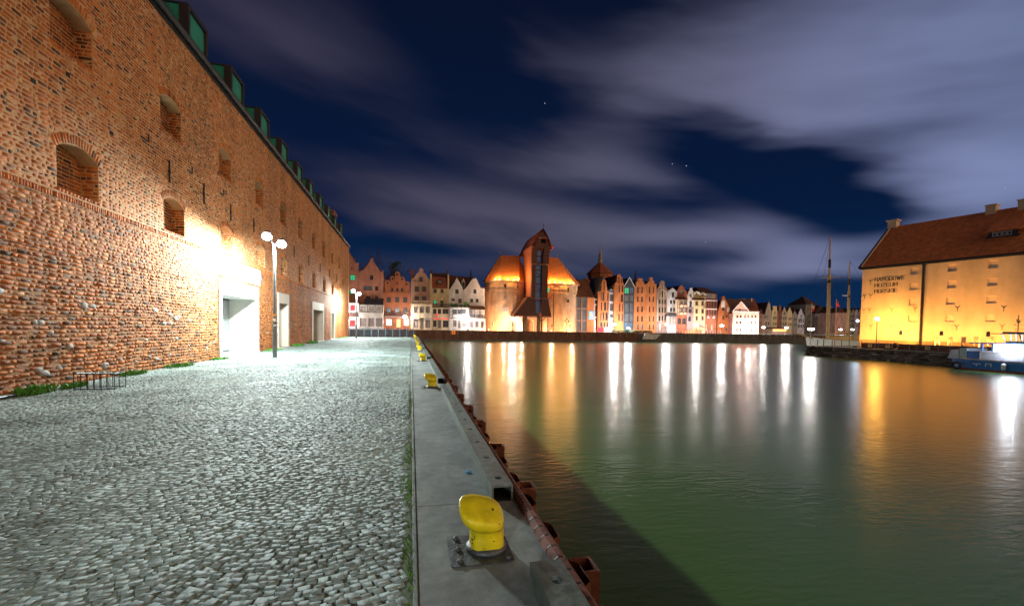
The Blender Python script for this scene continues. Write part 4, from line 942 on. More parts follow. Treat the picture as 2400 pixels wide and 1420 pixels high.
# trees behind the left houses
def leaf_tree(label, px, ytop, Y, w, bare=False):
    b = at(px, 700, Y); zt = at(px, ytop, Y).z; root = empty('tree', (b.x, Y, GZ-.1), label=label, cat='tree')
    t = MB(); H = zt-GZ; tips = []
    def branch(p, d, l, r, k):
        q = p+d*l; t.tube([p, (p+q)/2+Vector((random.gauss(0, .05*l), 0, 0)), q], [r, r*.8, r*.6], 6, caps=False)
        tips.append(q)
        if k: 
            for _ in range(3 if bare or k > 1 else 2):
                nd = (d+Vector((random.gauss(0, .5), random.gauss(0, .5), random.uniform(-.1, .5)))).normalized(); branch(q, nd, l*random.uniform(.6, .8), r*.6, k-1)
    branch(Vector((0, 0, 0)), Vector((0, 0, 1)), H*.36, .22 if bare else .35, 4 if bare else 3)
    t.build('trunk', M['bark'], root, recalc=False)
    c = MB()
    if not bare:
        for k in range(60):
            z = random.random(); R = w*(1-.8*z)*random.uniform(.3, 1); a = random.uniform(0, 6.28); cpt = Vector((R*math.cos(a), R*math.sin(a), H*(.30+.68*z)))
            for _ in range(46):
                p = cpt+Vector((random.gauss(0, .5), random.gauss(0, .5), random.gauss(0, .42))); s_ = random.uniform(.14, .3)
                u_ = Vector((random.gauss(0, 1), random.gauss(0, 1), random.gauss(0, 1))).normalized(); v_ = u_.orthogonal().normalized(); c.add([p-u_*s_, p+v_*s_*.5, p+u_*s_, p-v_*s_*.5], [(0, 1, 2, 3)])
        c.build('crown', M['leaf'], root, recalc=False)
    else:
        for q in tips[8:]:
            for _ in range(7):
                d = Vector((random.gauss(0, 1), random.gauss(0, 1), random.gauss(.3, .7))).normalized()*random.uniform(.4, 1.1); c.bar(q, q+d, .018)
        c.build('crown', M['bark'], root, recalc=False)
M['bark'] = mat('bark', (.06, .045, .035), .9, .3, 6); M['leaf'] = mat('dark_leaf', (.025, .055, .02), .7, .4, 2)
leaf_tree('bare winter tree behind the plain pink brick gable', 886, 602, 140, 4, True)
leaf_tree('dark evergreen tree behind the lobed red brick gable', 926, 612, 140, 3.4)

# --- the medieval port crane
YC = 112.0; cr = empty('port_crane', (32, YC, 0), label='floodlit medieval timber port crane between two round brick towers with orange lit roofs', cat='crane')
def cx_(px, py, Y): q = at(px, py, Y); return (q.x-32, Y-YC, q.z)
def drum(pl, prr, ytop, side):
    a = at(pl, 720, 117.5); b = at(prr, 720, 117.5); c = (a.x+b.x)/2-32; R = (b.x-a.x)/2*.985; zt = at((pl+prr)/2, ytop, 113).z
    m = MB(); m.lathe([(R*1.02, GZ-.1), (R*1.01, GZ+1.2), (R, GZ+1.3), (R, zt-2.7), (R+.14, zt-2.62), (R+.14, zt-2.45), (R+.02, zt-2.4), (R+.02, zt-1.75), (R+.14, zt-1.68), (R+.14, zt-1.5), (R+.05, zt-1.42), (R+.05, zt-.35), (R+.3, zt-.2), (R+.3, zt)], (c, 5.5, 0), 48)
    o = m.build('tower', M['tower_brick'], cr)
    return c, R, zt, o
cL, RL, zL, tL = drum(1135.5, 1231, 657, -1); cR, RR, zR, tR = drum(1262, 1350, 664, 1)
def tower_win(o, c, R, px, y0, y1, w, kind):
    q = at(px, (y0+y1)/2, 113.2); lx = q.x-32-c; 
    if abs(lx) > R*.97: return
    th = math.asin(lx/R); z0 = at(px, y1, 113.2).z; z1 = at(px, y0, 113.2).z; m = MB()
    n = Vector((math.sin(th), -math.cos(th), 0)); t = Vector((math.cos(th), math.sin(th), 0)); ctr = Vector((c, 5.5, 0))+n*(R+.03)
    P = lambda s, dz, d: tuple(ctr+t*s+Vector((0, 0, dz))+n*d)
    m.hexa([P(-w/2, z0, -.3), P(w/2, z0, -.3), P(w/2, z0, .12), P(-w/2, z0, .12), P(-w/2, z1, -.3), P(w/2, z1, -.3), P(w/2, z1, .12), P(-w/2, z1, .12)], 1)
    for s0, s1, a0, a1 in ((-w/2-.08, -w/2, z0, z1), (w/2, w/2+.08, z0, z1), (-w/2-.08, w/2+.08, z1, z1+.1), (-w/2-.1, w/2+.1, z0-.1, z0)):
        m.hexa([P(s0, a0, -.2), P(s1, a0, -.2), P(s1, a0, .2), P(s0, a0, .2), P(s0, a1, -.2), P(s1, a1, -.2), P(s1, a1, .2), P(s0, a1, .2)], 0)
    m.build('window', [M['tower_brick'], M[KIND[kind]]], o)
for px, y0, y1, w, k in ((1182, 666, 675, .5, 'd'), (1209.5, 670, 678, .5, 'd'), (1182, 693, 701, .75, 's'), (1210, 696, 703, .75, 's'), (1182, 719, 730, 1.0, 's'), (1202, 719, 730, .9, 's'), (1155.5, 756, 764, .35, 'd'), (1198, 757, 764, .3, 'd')): tower_win(tL, cL, RL, px, y0, y1, w, k)
for px, y0, y1, w, k in ((1287.5, 674, 685, .55, 'g'), (1328, 675, 686, .5, 'd'), (1287, 701, 710, .8, 'b'), (1327.5, 703, 709.5, .8, 'd'), (1293.5, 761, 767, .3, 'd'), (1333, 762, 768, .3, 'd')): tower_win(tR, cR, RR, px, y0, y1, w, k)
def tower_roof(c, R, zt, apx, apy, rid_x, rid_y, side):
    pts = [(c+(R+.75)*math.cos(a), 5.5+(R+.75)*math.sin(a), zt-.1) for a in [math.pi/8+math.pi/4*k for k in range(8)]]
    a = at(apx, apy, 117.5); b = at(rid_x, rid_y, 117.5)
    m = MB(); m.hull(pts+[(a.x-32, 5.3, a.z), (a.x-32, 5.7, a.z), (b.x-32, 5.3, b.z), (b.x-32, 5.7, b.z)]); o = m.build('tower_roof', M['roof_orange'], cr)
    m = MB(); m.tube([(a.x-32, 5.5, a.z-.1), (a.x-32, 5.5, a.z+.7)], .05, 6); m.box(a.x-32-.3, a.x-32+.1, 5.46, 5.54, a.z+.65, a.z+.95); m.build('weather_vane', M['pole_grey'], o)
    m = MB()
    for k in range(8):
        p = Vector(pts[k]); q = Vector((a.x-32 if (p.x-c)*side > 0 else b.x-32, 5.5, a.z)); m.tube([p+Vector((0, 0, .05)), q+Vector((0, 0, .08))], .09, 6)
    m.build('hip_tiles', M['roof_orange'], o)
    return pts, o
def tiles(name, c):
    m = mat(name, c, .75, .25, 3, 0); N = m.node_tree.nodes; L = m.node_tree.links
    tc = N.new('ShaderNodeTexCoord'); w = N.new('ShaderNodeTexWave'); w.bands_direction = 'Z'; w.inputs['Scale'].default_value = .95; w.inputs['Distortion'].default_value = .3; L.new(tc.outputs['Object'], w.inputs[0])
    b = N.new('ShaderNodeBump'); b.inputs['Strength'].default_value = .9; b.inputs['Distance'].default_value = .12; L.new(w.outputs[0], b.inputs['Height']); L.new(b.outputs[0], N['Principled BSDF'].inputs['Normal']); return m
M['roof_orange'] = tiles('crane_tiles', (.50, .17, .06))
ptsL, roL = tower_roof(cL, RL, zL, 1174, 599, 1216, 600, -1); ptsR, roR = tower_roof(cR, RR, zR, 1306, 604, 1270, 602, 1)
M['bulb_orange'] = glow('roof_bulb', (1, .55, .12), 18)
for (c, R, zt, ro, pxs) in ((cL, RL, zL, roL, (1160, 1169, 1187, 1203, 1213)), (cR, RR, zR, roR, (1288, 1299, 1310, 1320, 1334, 1343))):
    for px in pxs:
        q = at(px, 660, 112.6); th = math.asin(max(-.97, min(.97, (q.x-32-c)/(R+.8)))); x, y = c+(R+.62)*math.sin(th), 5.5-(R+.62)*math.cos(th)
        m = MB(); m.box(x-.1, x+.1, y-.12, y+.08, zt-.02, zt+.14); m.ball((x, y, zt+.2), .1, sc=(1, 1, .6)); m.build('roof_light', M['bulb_orange'], ro)
        point_light('roof_light_lamp', (x+.14*math.sin(th), y-.14*math.cos(th), zt+.6), 620, (1, .48, .10), .1, cr)
M['timber'] = mat('tarred_timber', (.125, .045, .03), .75, .3, 1.2, .4, 6, streak=(6, 6, .25)); M['timber_lit'] = mat('lit_timber', (.33, .12, .08), .75, .25, 1.2, .4, 6, streak=(6, 6, .25))  # lighter copy puts the lamplit tone of the crane's side into the colour
# timber housing
YF = 107.9
def X(px, Y=YF): return at(px, 650, Y).x-32
def Z(py, px=1265, Y=YF): return at(px, py, Y).z
yf, yb = YF-YC, 4.0; xl, xr = X(1246), X(1284)
xs_l, xs_r = X(1255.5), X(1270)
tb = MB()
for a, b, z0, z1, dy in ((xl, xs_l, Z(700), Z(622), 0), (xs_r, xr, Z(700), Z(622), 0), (xl-.1, xs_l+.12, Z(620), Z(600), -.35), (xs_r+.1, xr+.12, Z(620), Z(600), -.35)):
    tb.box(a, b, yf+dy, yf+.5, z0, z1)
tb.hexa([(xl-.1, yf-.35, Z(600)), (xs_l+.2, yf-.35, Z(600)), (xs_l+.2, yf+.5, Z(600)), (xl-.1, yf+.5, Z(600)), (xl+.05, yf-.75, Z(580)), (xs_l+.45, yf-.75, Z(580)), (xs_l+.45, yf+.5, Z(580)), (xl+.05, yf+.5, Z(580))])
tb.hexa([(xs_r+.15, yf-.35, Z(600)), (xr+.12, yf-.35, Z(600)), (xr+.12, yf+.5, Z(600)), (xs_r+.15, yf+.5, Z(600)), (xs_r+.4, yf-.75, Z(580)), (xr+.4, yf-.75, Z(580)), (xr+.4, yf+.5, Z(580)), (xs_r+.4, yf+.5, Z(580))])
tb.build('front_boarding', M['timber'], cr)
tb = MB(); tb.box(xl-.02, xl+.3, yf+.5, yb, Z(742), Z(590)); tb.box(xr-.3, xr+.02, yf+.5, yb, Z(742), Z(590)); tb.box(xl+.3, xr-.3, yf+2.6, yb, Z(742), Z(580)); tb.hexa([(xl-.02, yf+.5, Z(590)), (xl+.3, yf+.5, Z(590)), (xl+.3, yb, Z(590)), (xl-.02, yb, Z(590)), (xl-.25, yf-.7, Z(577)), (xl+.3, yf-.7, Z(577)), (xl+.3, yb, Z(577)), (xl-.25, yb, Z(577))]); tb.build('side_boarding', M['timber_lit'], cr)
for z in (620, 700): t = MB(); t.box(xl-.18, xr+.18, yf-.42, yf+.06, Z(z)-.12, Z(z)+.12); t.build('beam', M['timber_lit'], cr)
gb = MB(); gb.box(xs_l, xs_r, yf+.9, yf+.95, Z(735), Z(585)); gb.build('hoist_shaft_glazing', mat('shaft_glass', (.02, .03, .05), .2, 0, emit=(.2, .42, .8), estr=.06), cr)
for py in (600, 616, 632, 648, 665, 682, 705): t = MB(); t.box(xs_l, xs_r, yf+.5, yf+.8, Z(py)-.1, Z(py)+.1); t.build('crossbeam', M['timber'], cr)
for p0, p1 in ((604, 616), (634, 646), (668, 680)): t = MB(); t.bar((xs_l+.1, yf+.6, Z(p0)), (xs_r-.1, yf+.6, Z(p1)), .12); t.build('brace', M['timber_lit'], cr)
sk = MB(); bl_, br_ = X(1206, 106.9), X(1295, 106.9)
sk.hexa([(bl_, yf-.7, Z(741)), (X(1245), yf-.7, Z(741)), (X(1245), yb, Z(741)), (bl_, yb, Z(741)), (xl-.9, yf-.1, Z(697)), (xl+.1, yf-.1, Z(697)), (xl+.1, yb, Z(697)), (xl-.9, yb, Z(697))])
sk.hexa([(X(1272), yf-.7, Z(741)), (br_, yf-.7, Z(741)), (br_, yb, Z(741)), (X(1272), yb, Z(741)), (xs_r, yf-.1, Z(701)), (xr+.15, yf-.1, Z(701)), (xr+.15, yb, Z(701)), (xs_r, yb, Z(701))])
sk.hexa([(X(1244.8), yf-.72, Z(741)), (xs_l+.1, yf-.72, Z(741)), (xs_l+.1, yf, Z(741)), (X(1244.8), yf, Z(741)), (xl, yf-.05, Z(700)), (xs_l, yf-.05, Z(700)), (xs_l, yf+.5, Z(700)), (xl, yf+.5, Z(700))])
sk.build('skirt_roof', M['timber'], cr)
t = MB(); t.box(bl_, br_, yf-.75, yf-.55, Z(742.5)-.05, Z(740)); t.build('beam', M['timber_lit'], cr)
# gate under the crane
gt = MB(); z1 = Z(741); gx = [X(1228), X(1240), X(1258), X(1270)]
arch = [(gx[1], GZ-.1), (gx[2], GZ-.1)]+[((gx[1]+gx[2])/2+(gx[2]-gx[1])/2*math.cos(a), GZ+2.3+(gx[2]-gx[1])/2*math.sin(a)) for a in [math.pi*k/8 for k in range(9)]]
gt.slab([(X(1215), GZ-.1), (gx[1], GZ-.1)]+[((gx[1]+gx[2])/2-(gx[2]-gx[1])/2*math.cos(a), GZ+2.2+(gx[2]-gx[1])/2*math.sin(a)) for a in [math.pi*k/8 for k in range(9)]]+[(gx[2], GZ-.1), (X(1272), GZ-.1), (X(1272), z1), (X(1215), z1)], yf+2.2, yf+3.0)
gt.box(X(1272), X(1290), yf+2.4, yf+3.0, GZ-.1, z1); gt.build('gate_wall', M['tower_brick'], cr)
for x in (gx[2]+.1, X(1228)): t = MB(); t.box(x, x+1.0, yf-.2, yf+.6, GZ-.1, z1); t.build('pier', M['tower_brick'], cr)
t = MB()
for x in (X(1227), X(1270.5)):
    t.box(x-.14, x+.14, yf-.5, yf-.2, GZ-.1, z1); t.bar((x, yf-.35, z1-1.4), (x-1.1, yf-.35, z1-.05), .16); t.bar((x, yf-.35, z1-1.4), (x+1.1, yf-.35, z1-.05), .16)
t.build('post', M['timber'], cr)
t = MB(); t.box(gx[1]+.15, gx[2]-.1, yf+2.95, yf+3.05, GZ-.1, GZ+3.4); t.build('gate', M['tower_brick'], cr)
# steep flared main roof
rf = MB(); prof = [(-2.75, -4.75), (-2.1, -3.9), (-1.55, -2.6), (-.75, -1.1), (0, 0), (.75, -1.1), (1.55, -2.6), (2.1, -3.9), (2.75, -4.75)]
ax = X(1271, 107.2); az_ = Z(535, 1271, 107.2); n = len(prof); y0_, y1_ = yf-.95, yb+6.5
vs = [(ax+x, y, az_+z*(.98 if y == y0_ else 1)-(0 if y == y0_ else .2)) for y in (y0_, y1_) for x, z in prof]
rf.add(vs, [(i, i+1, i+1+n, i+n) for i in range(n-1)]+[tuple(range(n, 2*n))])
rf.add([(ax+x*.93, y, az_+z-.18) for y in (y0_, y1_) for x, z in prof], [(i, i+n, i+1+n, i+1) for i in range(n-1)])
ro = rf.build('roof', tiles('crane_red_tiles', (.72, .19, .085)), cr, recalc=False)
gbm = MB(); gbm.slab([(ax+x*.9, az_+z-.25) for x, z in reversed(prof)], y0_+.35, y0_+.6, [loop(ax-.45, az_-3.6, ax+.85, az_-2.1, 'r')]); gbm.build('gable_boarding', M['timber'], ro)
t = MB(); t.box(ax-.45, ax+.85, y0_+.9, y0_+.95, az_-3.6, az_-2.1); t.lathe([(.42, -.1), (.42, .1)], (0, 0, 0), 12); t.v[-24:] = [(ax+.2+z*1.0, y0_+.62+y*.6, az_-2.85+x) for x, y, z in t.v[-24:]]; t.build('hoist_wheel', M['dark'], ro)  # near-black panel behind the wheel stands for shade in the hatch
t = MB(); t.tube([(ax, y0_+.1, az_-.1), (ax, y0_+.1, az_+1.2)], .05, 6); t.build('finial', M['black_iron'], ro)
t = MB(); t.box(ax-1.5, ax+1.5, y0_+.2, y0_+.36, az_-2.55, az_-2.2); t.build('beam', M['timber_lit'], ro)
# downpipes on the towers
for px, yy in ((1199, 660), (1299, 668)):
    q = at(px, yy, 112.1); t = MB(); t.tube([(q.x-32, .4, q.z), (q.x-32, .35, q.z-1.2), (q.x-32, .35, GZ)], .09, 6); t.build('downpipe', M['zinc'], cr)
# floodlights standing at the foot of the towers
M['flood_glow'] = glow('flood_glow', (1, .82, .62), 25)
for i, (px, lb, pw) in enumerate(((1146, 'small ground floodlight at the left edge of the left crane tower', 420), (1180, 'ground floodlight in the middle of the left crane tower foot', 420), (1222, 'ground floodlight where the left tower meets the crane gate', 380), (1292, 'ground floodlight right of the crane gate posts', 420), (1340, 'ground floodlight at the right edge of the right crane tower', 420))):
    q = at(px, 776, 109.6 if px not in (1146, 1340) else 110.6); rt = empty('ground_floodlight', (q.x, q.y, GZ), label=lb, cat='floodlight', group='floodlights at the crane')
    m = MB(); m.box(-.18, .18, -.1, .1, 0, .06); m.box(-.2, .2, -.08, .08, .1, .3); m.box(-.02, .02, -.03, .03, .06, .1); m.build('housing', M['black_iron'], rt)
    m = MB(); m.box(-.17, .17, .08, .1, .13, .27); m.build('lens', M['flood_glow'], rt)
    point_light('flood_light', (0, -.3, .5), pw*4.4, (1, .56, .28), .15, rt)
t = empty('crane_wash_light', (0, 0, 0)); bpy.data.objects.remove(t)

# --- right of the crane
YR = 114.0
h = house('modern_house', 'grey glazed house with a big dark red roof beside the right crane tower', YR, [(1343, 696), (1376.5, 696)], 'brown_wall', [(x0, y0, x1, y1, 'y', 'r', (2, 1)) for y0, y1 in ((697.5, 721.5), (725, 750), (753, 776)) for x0, x1 in ((1344, 1349), (1352, 1362), (1364.5, 1375))], roof=None, depth=8)
xc = h['xc']; a = at(1340, 696, YR); b = at(1393, 697, YR); c = at(1346, 655, YR+4); d = at(1374, 657, YR+4)
m = MB(); m.hexa([(a.x-xc, -.3, a.z), (b.x-xc, -.3, a.z), (b.x-xc, 8, a.z), (a.x-xc, 8, a.z), (c.x-xc-1, 3.5, c.z), (d.x-xc, 3.5, c.z), (d.x-xc, 4.5, c.z), (c.x-xc-1, 4.5, c.z)]); m.build('roof', M['roof_dark'], h)
h = house('brick_annex', 'narrow red brick house front carrying a blue and yellow bell sign', YR, [(1377, 697), (1393, 697.5)], 'orange_brick', [], roof=None, depth=8)
o = strip(h, 'sign_board', 1380, 729, 1391, 748.5, YR, .12, .12, 'sign_blue' if 'sign_blue' in M else 'grey_white')
M['sign_blue'] = mat('sign_blue', (.12, .28, .45), .5, 0, emit=(.25, .5, .8), estr=.25); M['sign_yellow'] = mat('sign_yellow', (.8, .5, .05), .5, 0, emit=(1, .6, .05), estr=.5)
o.data.materials.clear(); o.data.materials.append(M['sign_blue'])
q = at(1385.5, 737, YR-.13); xx, zz = q.x-h['xc'], q.z; m = MB(); m.slab([(xx-.42, zz-.35), (xx+.42, zz-.35), (xx+.2, zz), (xx+.14, zz+.45), (xx-.14, zz+.45), (xx-.2, zz)], -.15, -.122); m.build('bell_mark', M['sign_yellow'], o)
h = house('glass_link', 'narrow pale glazed strip between the bell sign house and the slotted brick gable', YR+.5, [(1393.2, 700), (1402, 700)], 'grey_white', [(1394, 703, 1401.4, 712), (1394, 716, 1401.4, 742, 'y', 'r', (1, 2)), (1394, 745, 1401.4, 772, 'y', 'r', (1, 2))], roof='roof_blue', ridge=686, depth=6)
h = house('slotted_gable_house', 'modern orange brick gable of tall slots, left of the glass bay and its white glare', YR, [(1402, 683), (1404, 683), (1409, 682), (1411.5, 662), (1414, 655), (1418, 655), (1421, 661), (1423, 680), (1428, 684)], 'orange_brick',
    [(1414.6, 658, 1417.2, 680, 'd', 'r', (1, 1)), (1408, 685, 1410, 704, 'd', 'r', (1, 1)), (1412, 684, 1416.3, 705, 'd', 'r', (1, 1)), (1423.5, 686, 1425.8, 705, 'd', 'r', (1, 1)), (1408, 708.5, 1411, 728, 'd', 'r', (1, 1)), (1416, 708.5, 1421, 728, 'd', 'r', (1, 1)), (1423.5, 708.5, 1425.5, 728, 'd', 'r', (1, 1)),
     (1407, 732, 1409.5, 751, 'd', 'r', (1, 1)), (1412.5, 732, 1416.5, 751, 'd', 'r', (1, 1)), (1419, 732, 1424.5, 751, 'd', 'r', (1, 1)), (1406.5, 755, 1412, 769, 'd', 'r', (1, 1)), (1415, 755, 1418.5, 770, 'd', 'r', (1, 1)), (1422, 755, 1425, 770, 'd', 'r', (1, 1))], roof='roof_blue', eave=684, ridge=645)
h = house('glass_bay_house', 'glazed infill bay with pale floor bands between two slotted brick gables', YR+.6, [(1428.4, 678), (1448, 678)], 'grey_white', [(1429, y0, 1447.4, y1, k, 'r', (4, 1)) for y0, y1, k in ((680, 685, 'b'), (690, 706, 'y'), (712, 729, 'y'), (736, 748, 'b'))]+[(1429, 752, 1447.4, 772, 'w', 'r', (3, 1))], roof='roof_blue', ridge=668)
strip(h, 'lit_sign', 1427.5, 744, 1437, 749, YR+.6, .2, .15, 'pane_white')
h = house('slotted_gable_house', 'brick gable with stepped slots and dark roof, right of the glazed infill bay', YR, [(1440, 672), (1442, 664), (1446, 661), (1448, 645), (1451, 642), (1453.5, 642.5), (1455, 648), (1458.5, 650), (1460, 663), (1463, 665)], 'orange_brick',
    [(1449.5, 648, 1452, 664, 'd', 'r', (1, 1)), (1455.3, 652, 1457.2, 664, 'd', 'r', (1, 1)), (1450, 668, 1453, 685, 'd', 'r', (1, 1)), (1457, 669, 1461, 685, 'd', 'r', (1, 1)), (1455, 690, 1460.8, 708, 'd', 'r', (1, 1)), (1451, 712, 1454, 730, 'd', 'r', (1, 1)), (1457.5, 712, 1460, 730, 'd', 'r', (1, 1)), (1449, 735, 1453, 752, 'd', 'r', (1, 1)), (1457, 735, 1460, 752, 'd', 'r', (1, 1))], eave=668, ridge=642)
h = house('glass_gable_house', 'house with a fully glazed bluish pointed gable right of the slotted brick gables', YR, [(1463, 671), (1475.4, 649.5), (1487, 672)], 'roof_blue', [(1464, 674, 1475, 688, 'g'), (1476, 674, 1486, 688, 'b')]+grid(((1464, 1475), (1476, 1486)), ((692, 707), (711, 732)), 'y', 'r', (1, 1))+grid(((1464, 1475), (1476, 1486)), ((735, 753),), 'y', 'r', (1, 1))+[(1464, 756, 1486, 772, 'b', 'r', (3, 1))], roof='roof_blue', ridge=650)
m = MB(); a = at(1463, 671, YR); b = at(1475.4, 649.5, YR); c = at(1487, 672, YR); xc = h['xc']; m.bar((a.x-xc, -.05, a.z), (b.x-xc, -.05, b.z), .18); m.bar((b.x-xc, -.05, b.z), (c.x-xc, -.05, c.z), .18); m.build('verge', M['grey_white'], h)
for nm, lb, ol, cols in (('stepped_gable_house', 'orange brick house with a broad stepped gable, next to the glazed pointed gable', [(1487.2, 670), (1491, 670), (1491, 661), (1495, 659), (1495.5, 652.5), (1506, 652.5), (1506.5, 660), (1510, 661), (1510.5, 666), (1515, 666)], ((1493, 1497), (1503, 1507))),
                         ('stepped_gable_house', 'orange brick house with narrow stepped gable topped by a chimney, second of the brick pair', [(1515.2, 664), (1519, 664), (1519.5, 659), (1523, 658.5), (1523.2, 650), (1529.8, 650), (1530, 658), (1533.5, 659), (1534, 665), (1539, 665.5)], ((1521, 1524.2), (1530, 1533)))):
    house(nm, lb, YR, ol, 'orange_brick', grid(cols, ((672, 687), (695, 708), (718, 731), (741, 754)), 'd', 'r', (1, 2))+grid(cols, ((760, 773),), 'b' if cols[0][0] < 1500 else 'd', 'r', (1, 2)), eave=672, ridge=656)
h = house('arched_line_house', 'brown house with pale curved lines framing its baroque gable, behind the lamp', YR, [(1539.2, 678), (1543, 674), (1546, 668), (1547, 662)]+arcpx(1552.5, 662, 5.5, 4.5, 175, 5, 6)+[(1558.5, 668), (1560, 674), (1564, 679)], 'brown_wall',
    [(1551, 682, 1554.5, 697)]+grid(((1544, 1548.5), (1550.5, 1555), (1557, 1561)), ((702, 712), (720, 732), (740, 752)), 'd', 'r', (1, 2)), eave=682, ridge=665)
m = MB(); xc = h['xc']
for P_ in ([(1541, 752)]+[(1541, 700)]+arcpx(1552, 692, 11, 13, 180, 0, 9)+[(1563, 700), (1563, 752)], [(1549, 760), (1549, 668)], [(1555.5, 760), (1555.5, 668)]):
    q = [at(x, y, YR) for x, y in P_]; m.tube([(p.x-xc, -.06, p.z) for p in q], .07, 6)
m.build('trim', M['cream'], h)
h = house('gabled_house', 'plain grey white house with shallow gable, right of the brown arched house', YR, [(1564.2, 683), (1577, 674.5), (1587, 684)], 'grey_white', [(1574.5, 685, 1580.5, 697, 'd', 'r', (2, 1))]+grid(((1570.5, 1575.5), (1578, 1583.5)), ((703, 712), (721, 730)))+[(1566, 741, 1586, 760, 's', 'r', (3, 1))], ridge=671)
strip(h, 'canopy', 1564, 738, 1588, 740.5, YR, 1.2, 1.2, 'roof_blue')
h = house('gabled_house', 'brick gabled house with a white roundel above a cream half-timbered bay', YR, [(1587.2, 680), (1590, 678), (1593, 671), (1597.5, 667.3), (1602, 672), (1606, 681), (1611, 684)], 'dark_brick', [(1593, 678, 1603, 690, 's', 'o')]+[(1588.5, 745, 1597, 760, 'd', 'a'), (1599, 745, 1608, 760, 'd', 'a')], eave=684, ridge=668)
strip(h, 'bay_roof', 1588, 696, 1612, 702, YR, 1.3, 1.2, 'roof_dark', slope=1)
o = wing(h, 1588, 1611, 702, YR, 1.1, 'cream', grid(((1594, 1601), (1603.5, 1610)), ((704, 713), (722, 731)), 's', 'r', (2, 2)), ybot=738)
for x in (1588.6, 1593, 1602.3, 1610.4): strip(h, 'timber_post', x-.4, 702, x+.4, 738, YR, 1.16, .06, 'frame_rd', o)
for y in (702, 713.5, 721, 731.5, 737): strip(h, 'timber_beam', 1588, y, 1611, y+.9, YR, 1.18, .06, 'frame_rd', o)
h = house('gabled_house', 'narrow house with tall white baroque gable above a dark brick base', YR, [(1611.2, 690), (1613.5, 688), (1614.5, 682), (1617, 680), (1618, 676)]+arcpx(1620.3, 676, 2.2, 1.6, 170, 10, 4)+[(1622.5, 680), (1625, 683), (1625.5, 689), (1626.4, 691)], 'white_wall', [(1618, 690, 1621, 696), (1616, 705, 1621.5, 719, 'd', 'a')], eave=691, ridge=678)
wing(h, 1611.2, 1626.4, 721, YR, .3, 'mauve', [(1614, 724, 1621, 733), (1613, 741, 1620, 753, 'd', 'a')])
for i, (x0, x1, cxx, lb) in enumerate(((1626.6, 1640, 1633, 'cream house with white rimmed round gable, nearer the tall white baroque gable'), (1640.2, 1654, 1646.8, 'cream house with white rimmed round gable, next to the red balconied corner house'))):
    yt = 683.5+i*2; h = house('round_gable_house', lb, YR, [(x0, 699)]+arcpx(cxx, yt+6.5, 6.2, 6.5, 180, 0, 9)+[(x1, 699)], 'yellow_cream', [(cxx-1.6, yt+4.5, cxx+1.6, yt+8, 'd', 'o'), (cxx-3, 706, cxx+3, 716), (cxx-3, 724, cxx+3, 734), (cxx-3, 741, cxx+3, 751)], frame='frame_rd', eave=700, ridge=684, roof='roof_dark')
    m = MB(); m.tube([(at(x, y, YR).x-h['xc'], -.06, at(x, y, YR).z) for x, y in arcpx(cxx, yt+6.5, 6.0, 6.3, 180, 0, 11)], .22, 6); m.build('gable_rim', M['white_wall'], h)
    strip(h, 'canopy', x0+.5, 698, x1-.5, 703, YR, 1, 1, 'roof_dark', slope=1)
h = house('corner_house', 'white corner house with dark hipped roof and stacked red balconies', YR, [(1654.2, 688), (1681, 690)], 'dark_brick', grid(((1656, 1660), (1662, 1666), (1668, 1672), (1674, 1679)), ((707, 722), (727, 738)), 'd', 'r', (1, 1))+[(1659, 697, 1671, 702, 's')], roof=None, depth=9)
xc = h['xc']; a = at(1640, 687, YR); b = at(1677, 688, YR); c = at(1606, 680, YR+5); d = at(1653, 674, YR+3)
m = MB(); m.hexa([(a.x-xc, -.5, a.z), (b.x-xc+.4, -.5, a.z), (b.x-xc+.4, 8, a.z), (a.x-xc, 8, a.z), (a.x-xc+1, 3.2, d.z), (d.x-xc, 3.2, d.z), (d.x-xc, 4.2, d.z), (a.x-xc+1, 4.2, d.z)]); m.build('roof', M['roof_dark'], h)
strip(h, 'upper_storey', 1654, 686, 1676, 700, YR, .05, .3, 'grey_white')
for y in (704, 724): strip(h, 'balcony', 1656, y-.8, 1681, y+.8, YR, 1.2, 1.2, 'white_wall'); balustrade(h, 1656, y-5, 1681, y-.8, YR, 1.15, 'frame_rd', 12)
for x in (1656.5, 1664, 1672, 1680.5): strip(h, 'balcony_post', x-.4, 700, x+.4, 745, YR, 1.1, .12, 'frame_rd')
for x in (1658, 1670): strip(h, 'sign_board', x, 741, x+5.5, 746, YR, .4, .1, 'grey_white')

# church with octagonal pyramid roof and lantern spire
YCH = 190; c0 = at(1406, 646, YCH); ch = empty('church', (c0.x, YCH, 0), label='church tower with broad pyramid roof and slim lantern spire behind the slotted brick gables', cat='church')
zE = at(1406, 642, YCH).z; zA = at(1408, 616, YCH).z; R_ = (at(1433, 642, YCH).x-at(1379, 642, YCH).x)/2
m = MB(); m.lathe([(R_*.93, GZ), (R_*.93, zE-1.6), (R_*.99, zE-1.2), (R_*.99, zE)], (0, 0, 0), 8, ph=rad(22.5)); m.build('drum', M['orange_brick'], ch)
m = MB(); m.lathe([(R_*1.12, zE-.1), (R_*.62, zE+(zA-zE)*.5), (R_*.16, zA)], (0, 0, 0), 8, ph=rad(22.5)); m.build('roof', M['roof_red'], ch)
zt = at(1409, 571, YCH).z; hh = zt-zA; m = MB(); m.lathe([(.95, zA-.4), (.95, zA+hh*.18), (.75, zA+hh*.2), (.8, zA+hh*.34), (.6, zA+hh*.36), (.85, zA+hh*.42), (.45, zA+hh*.5), (.35, zA+hh*.6), (.12, zA+hh*.82), (.04, zA+hh)], (0, 0, 0), 8); m.ball((0, 0, zA+hh*.9), .22); m.build('lantern_spire', M['tan'], ch)
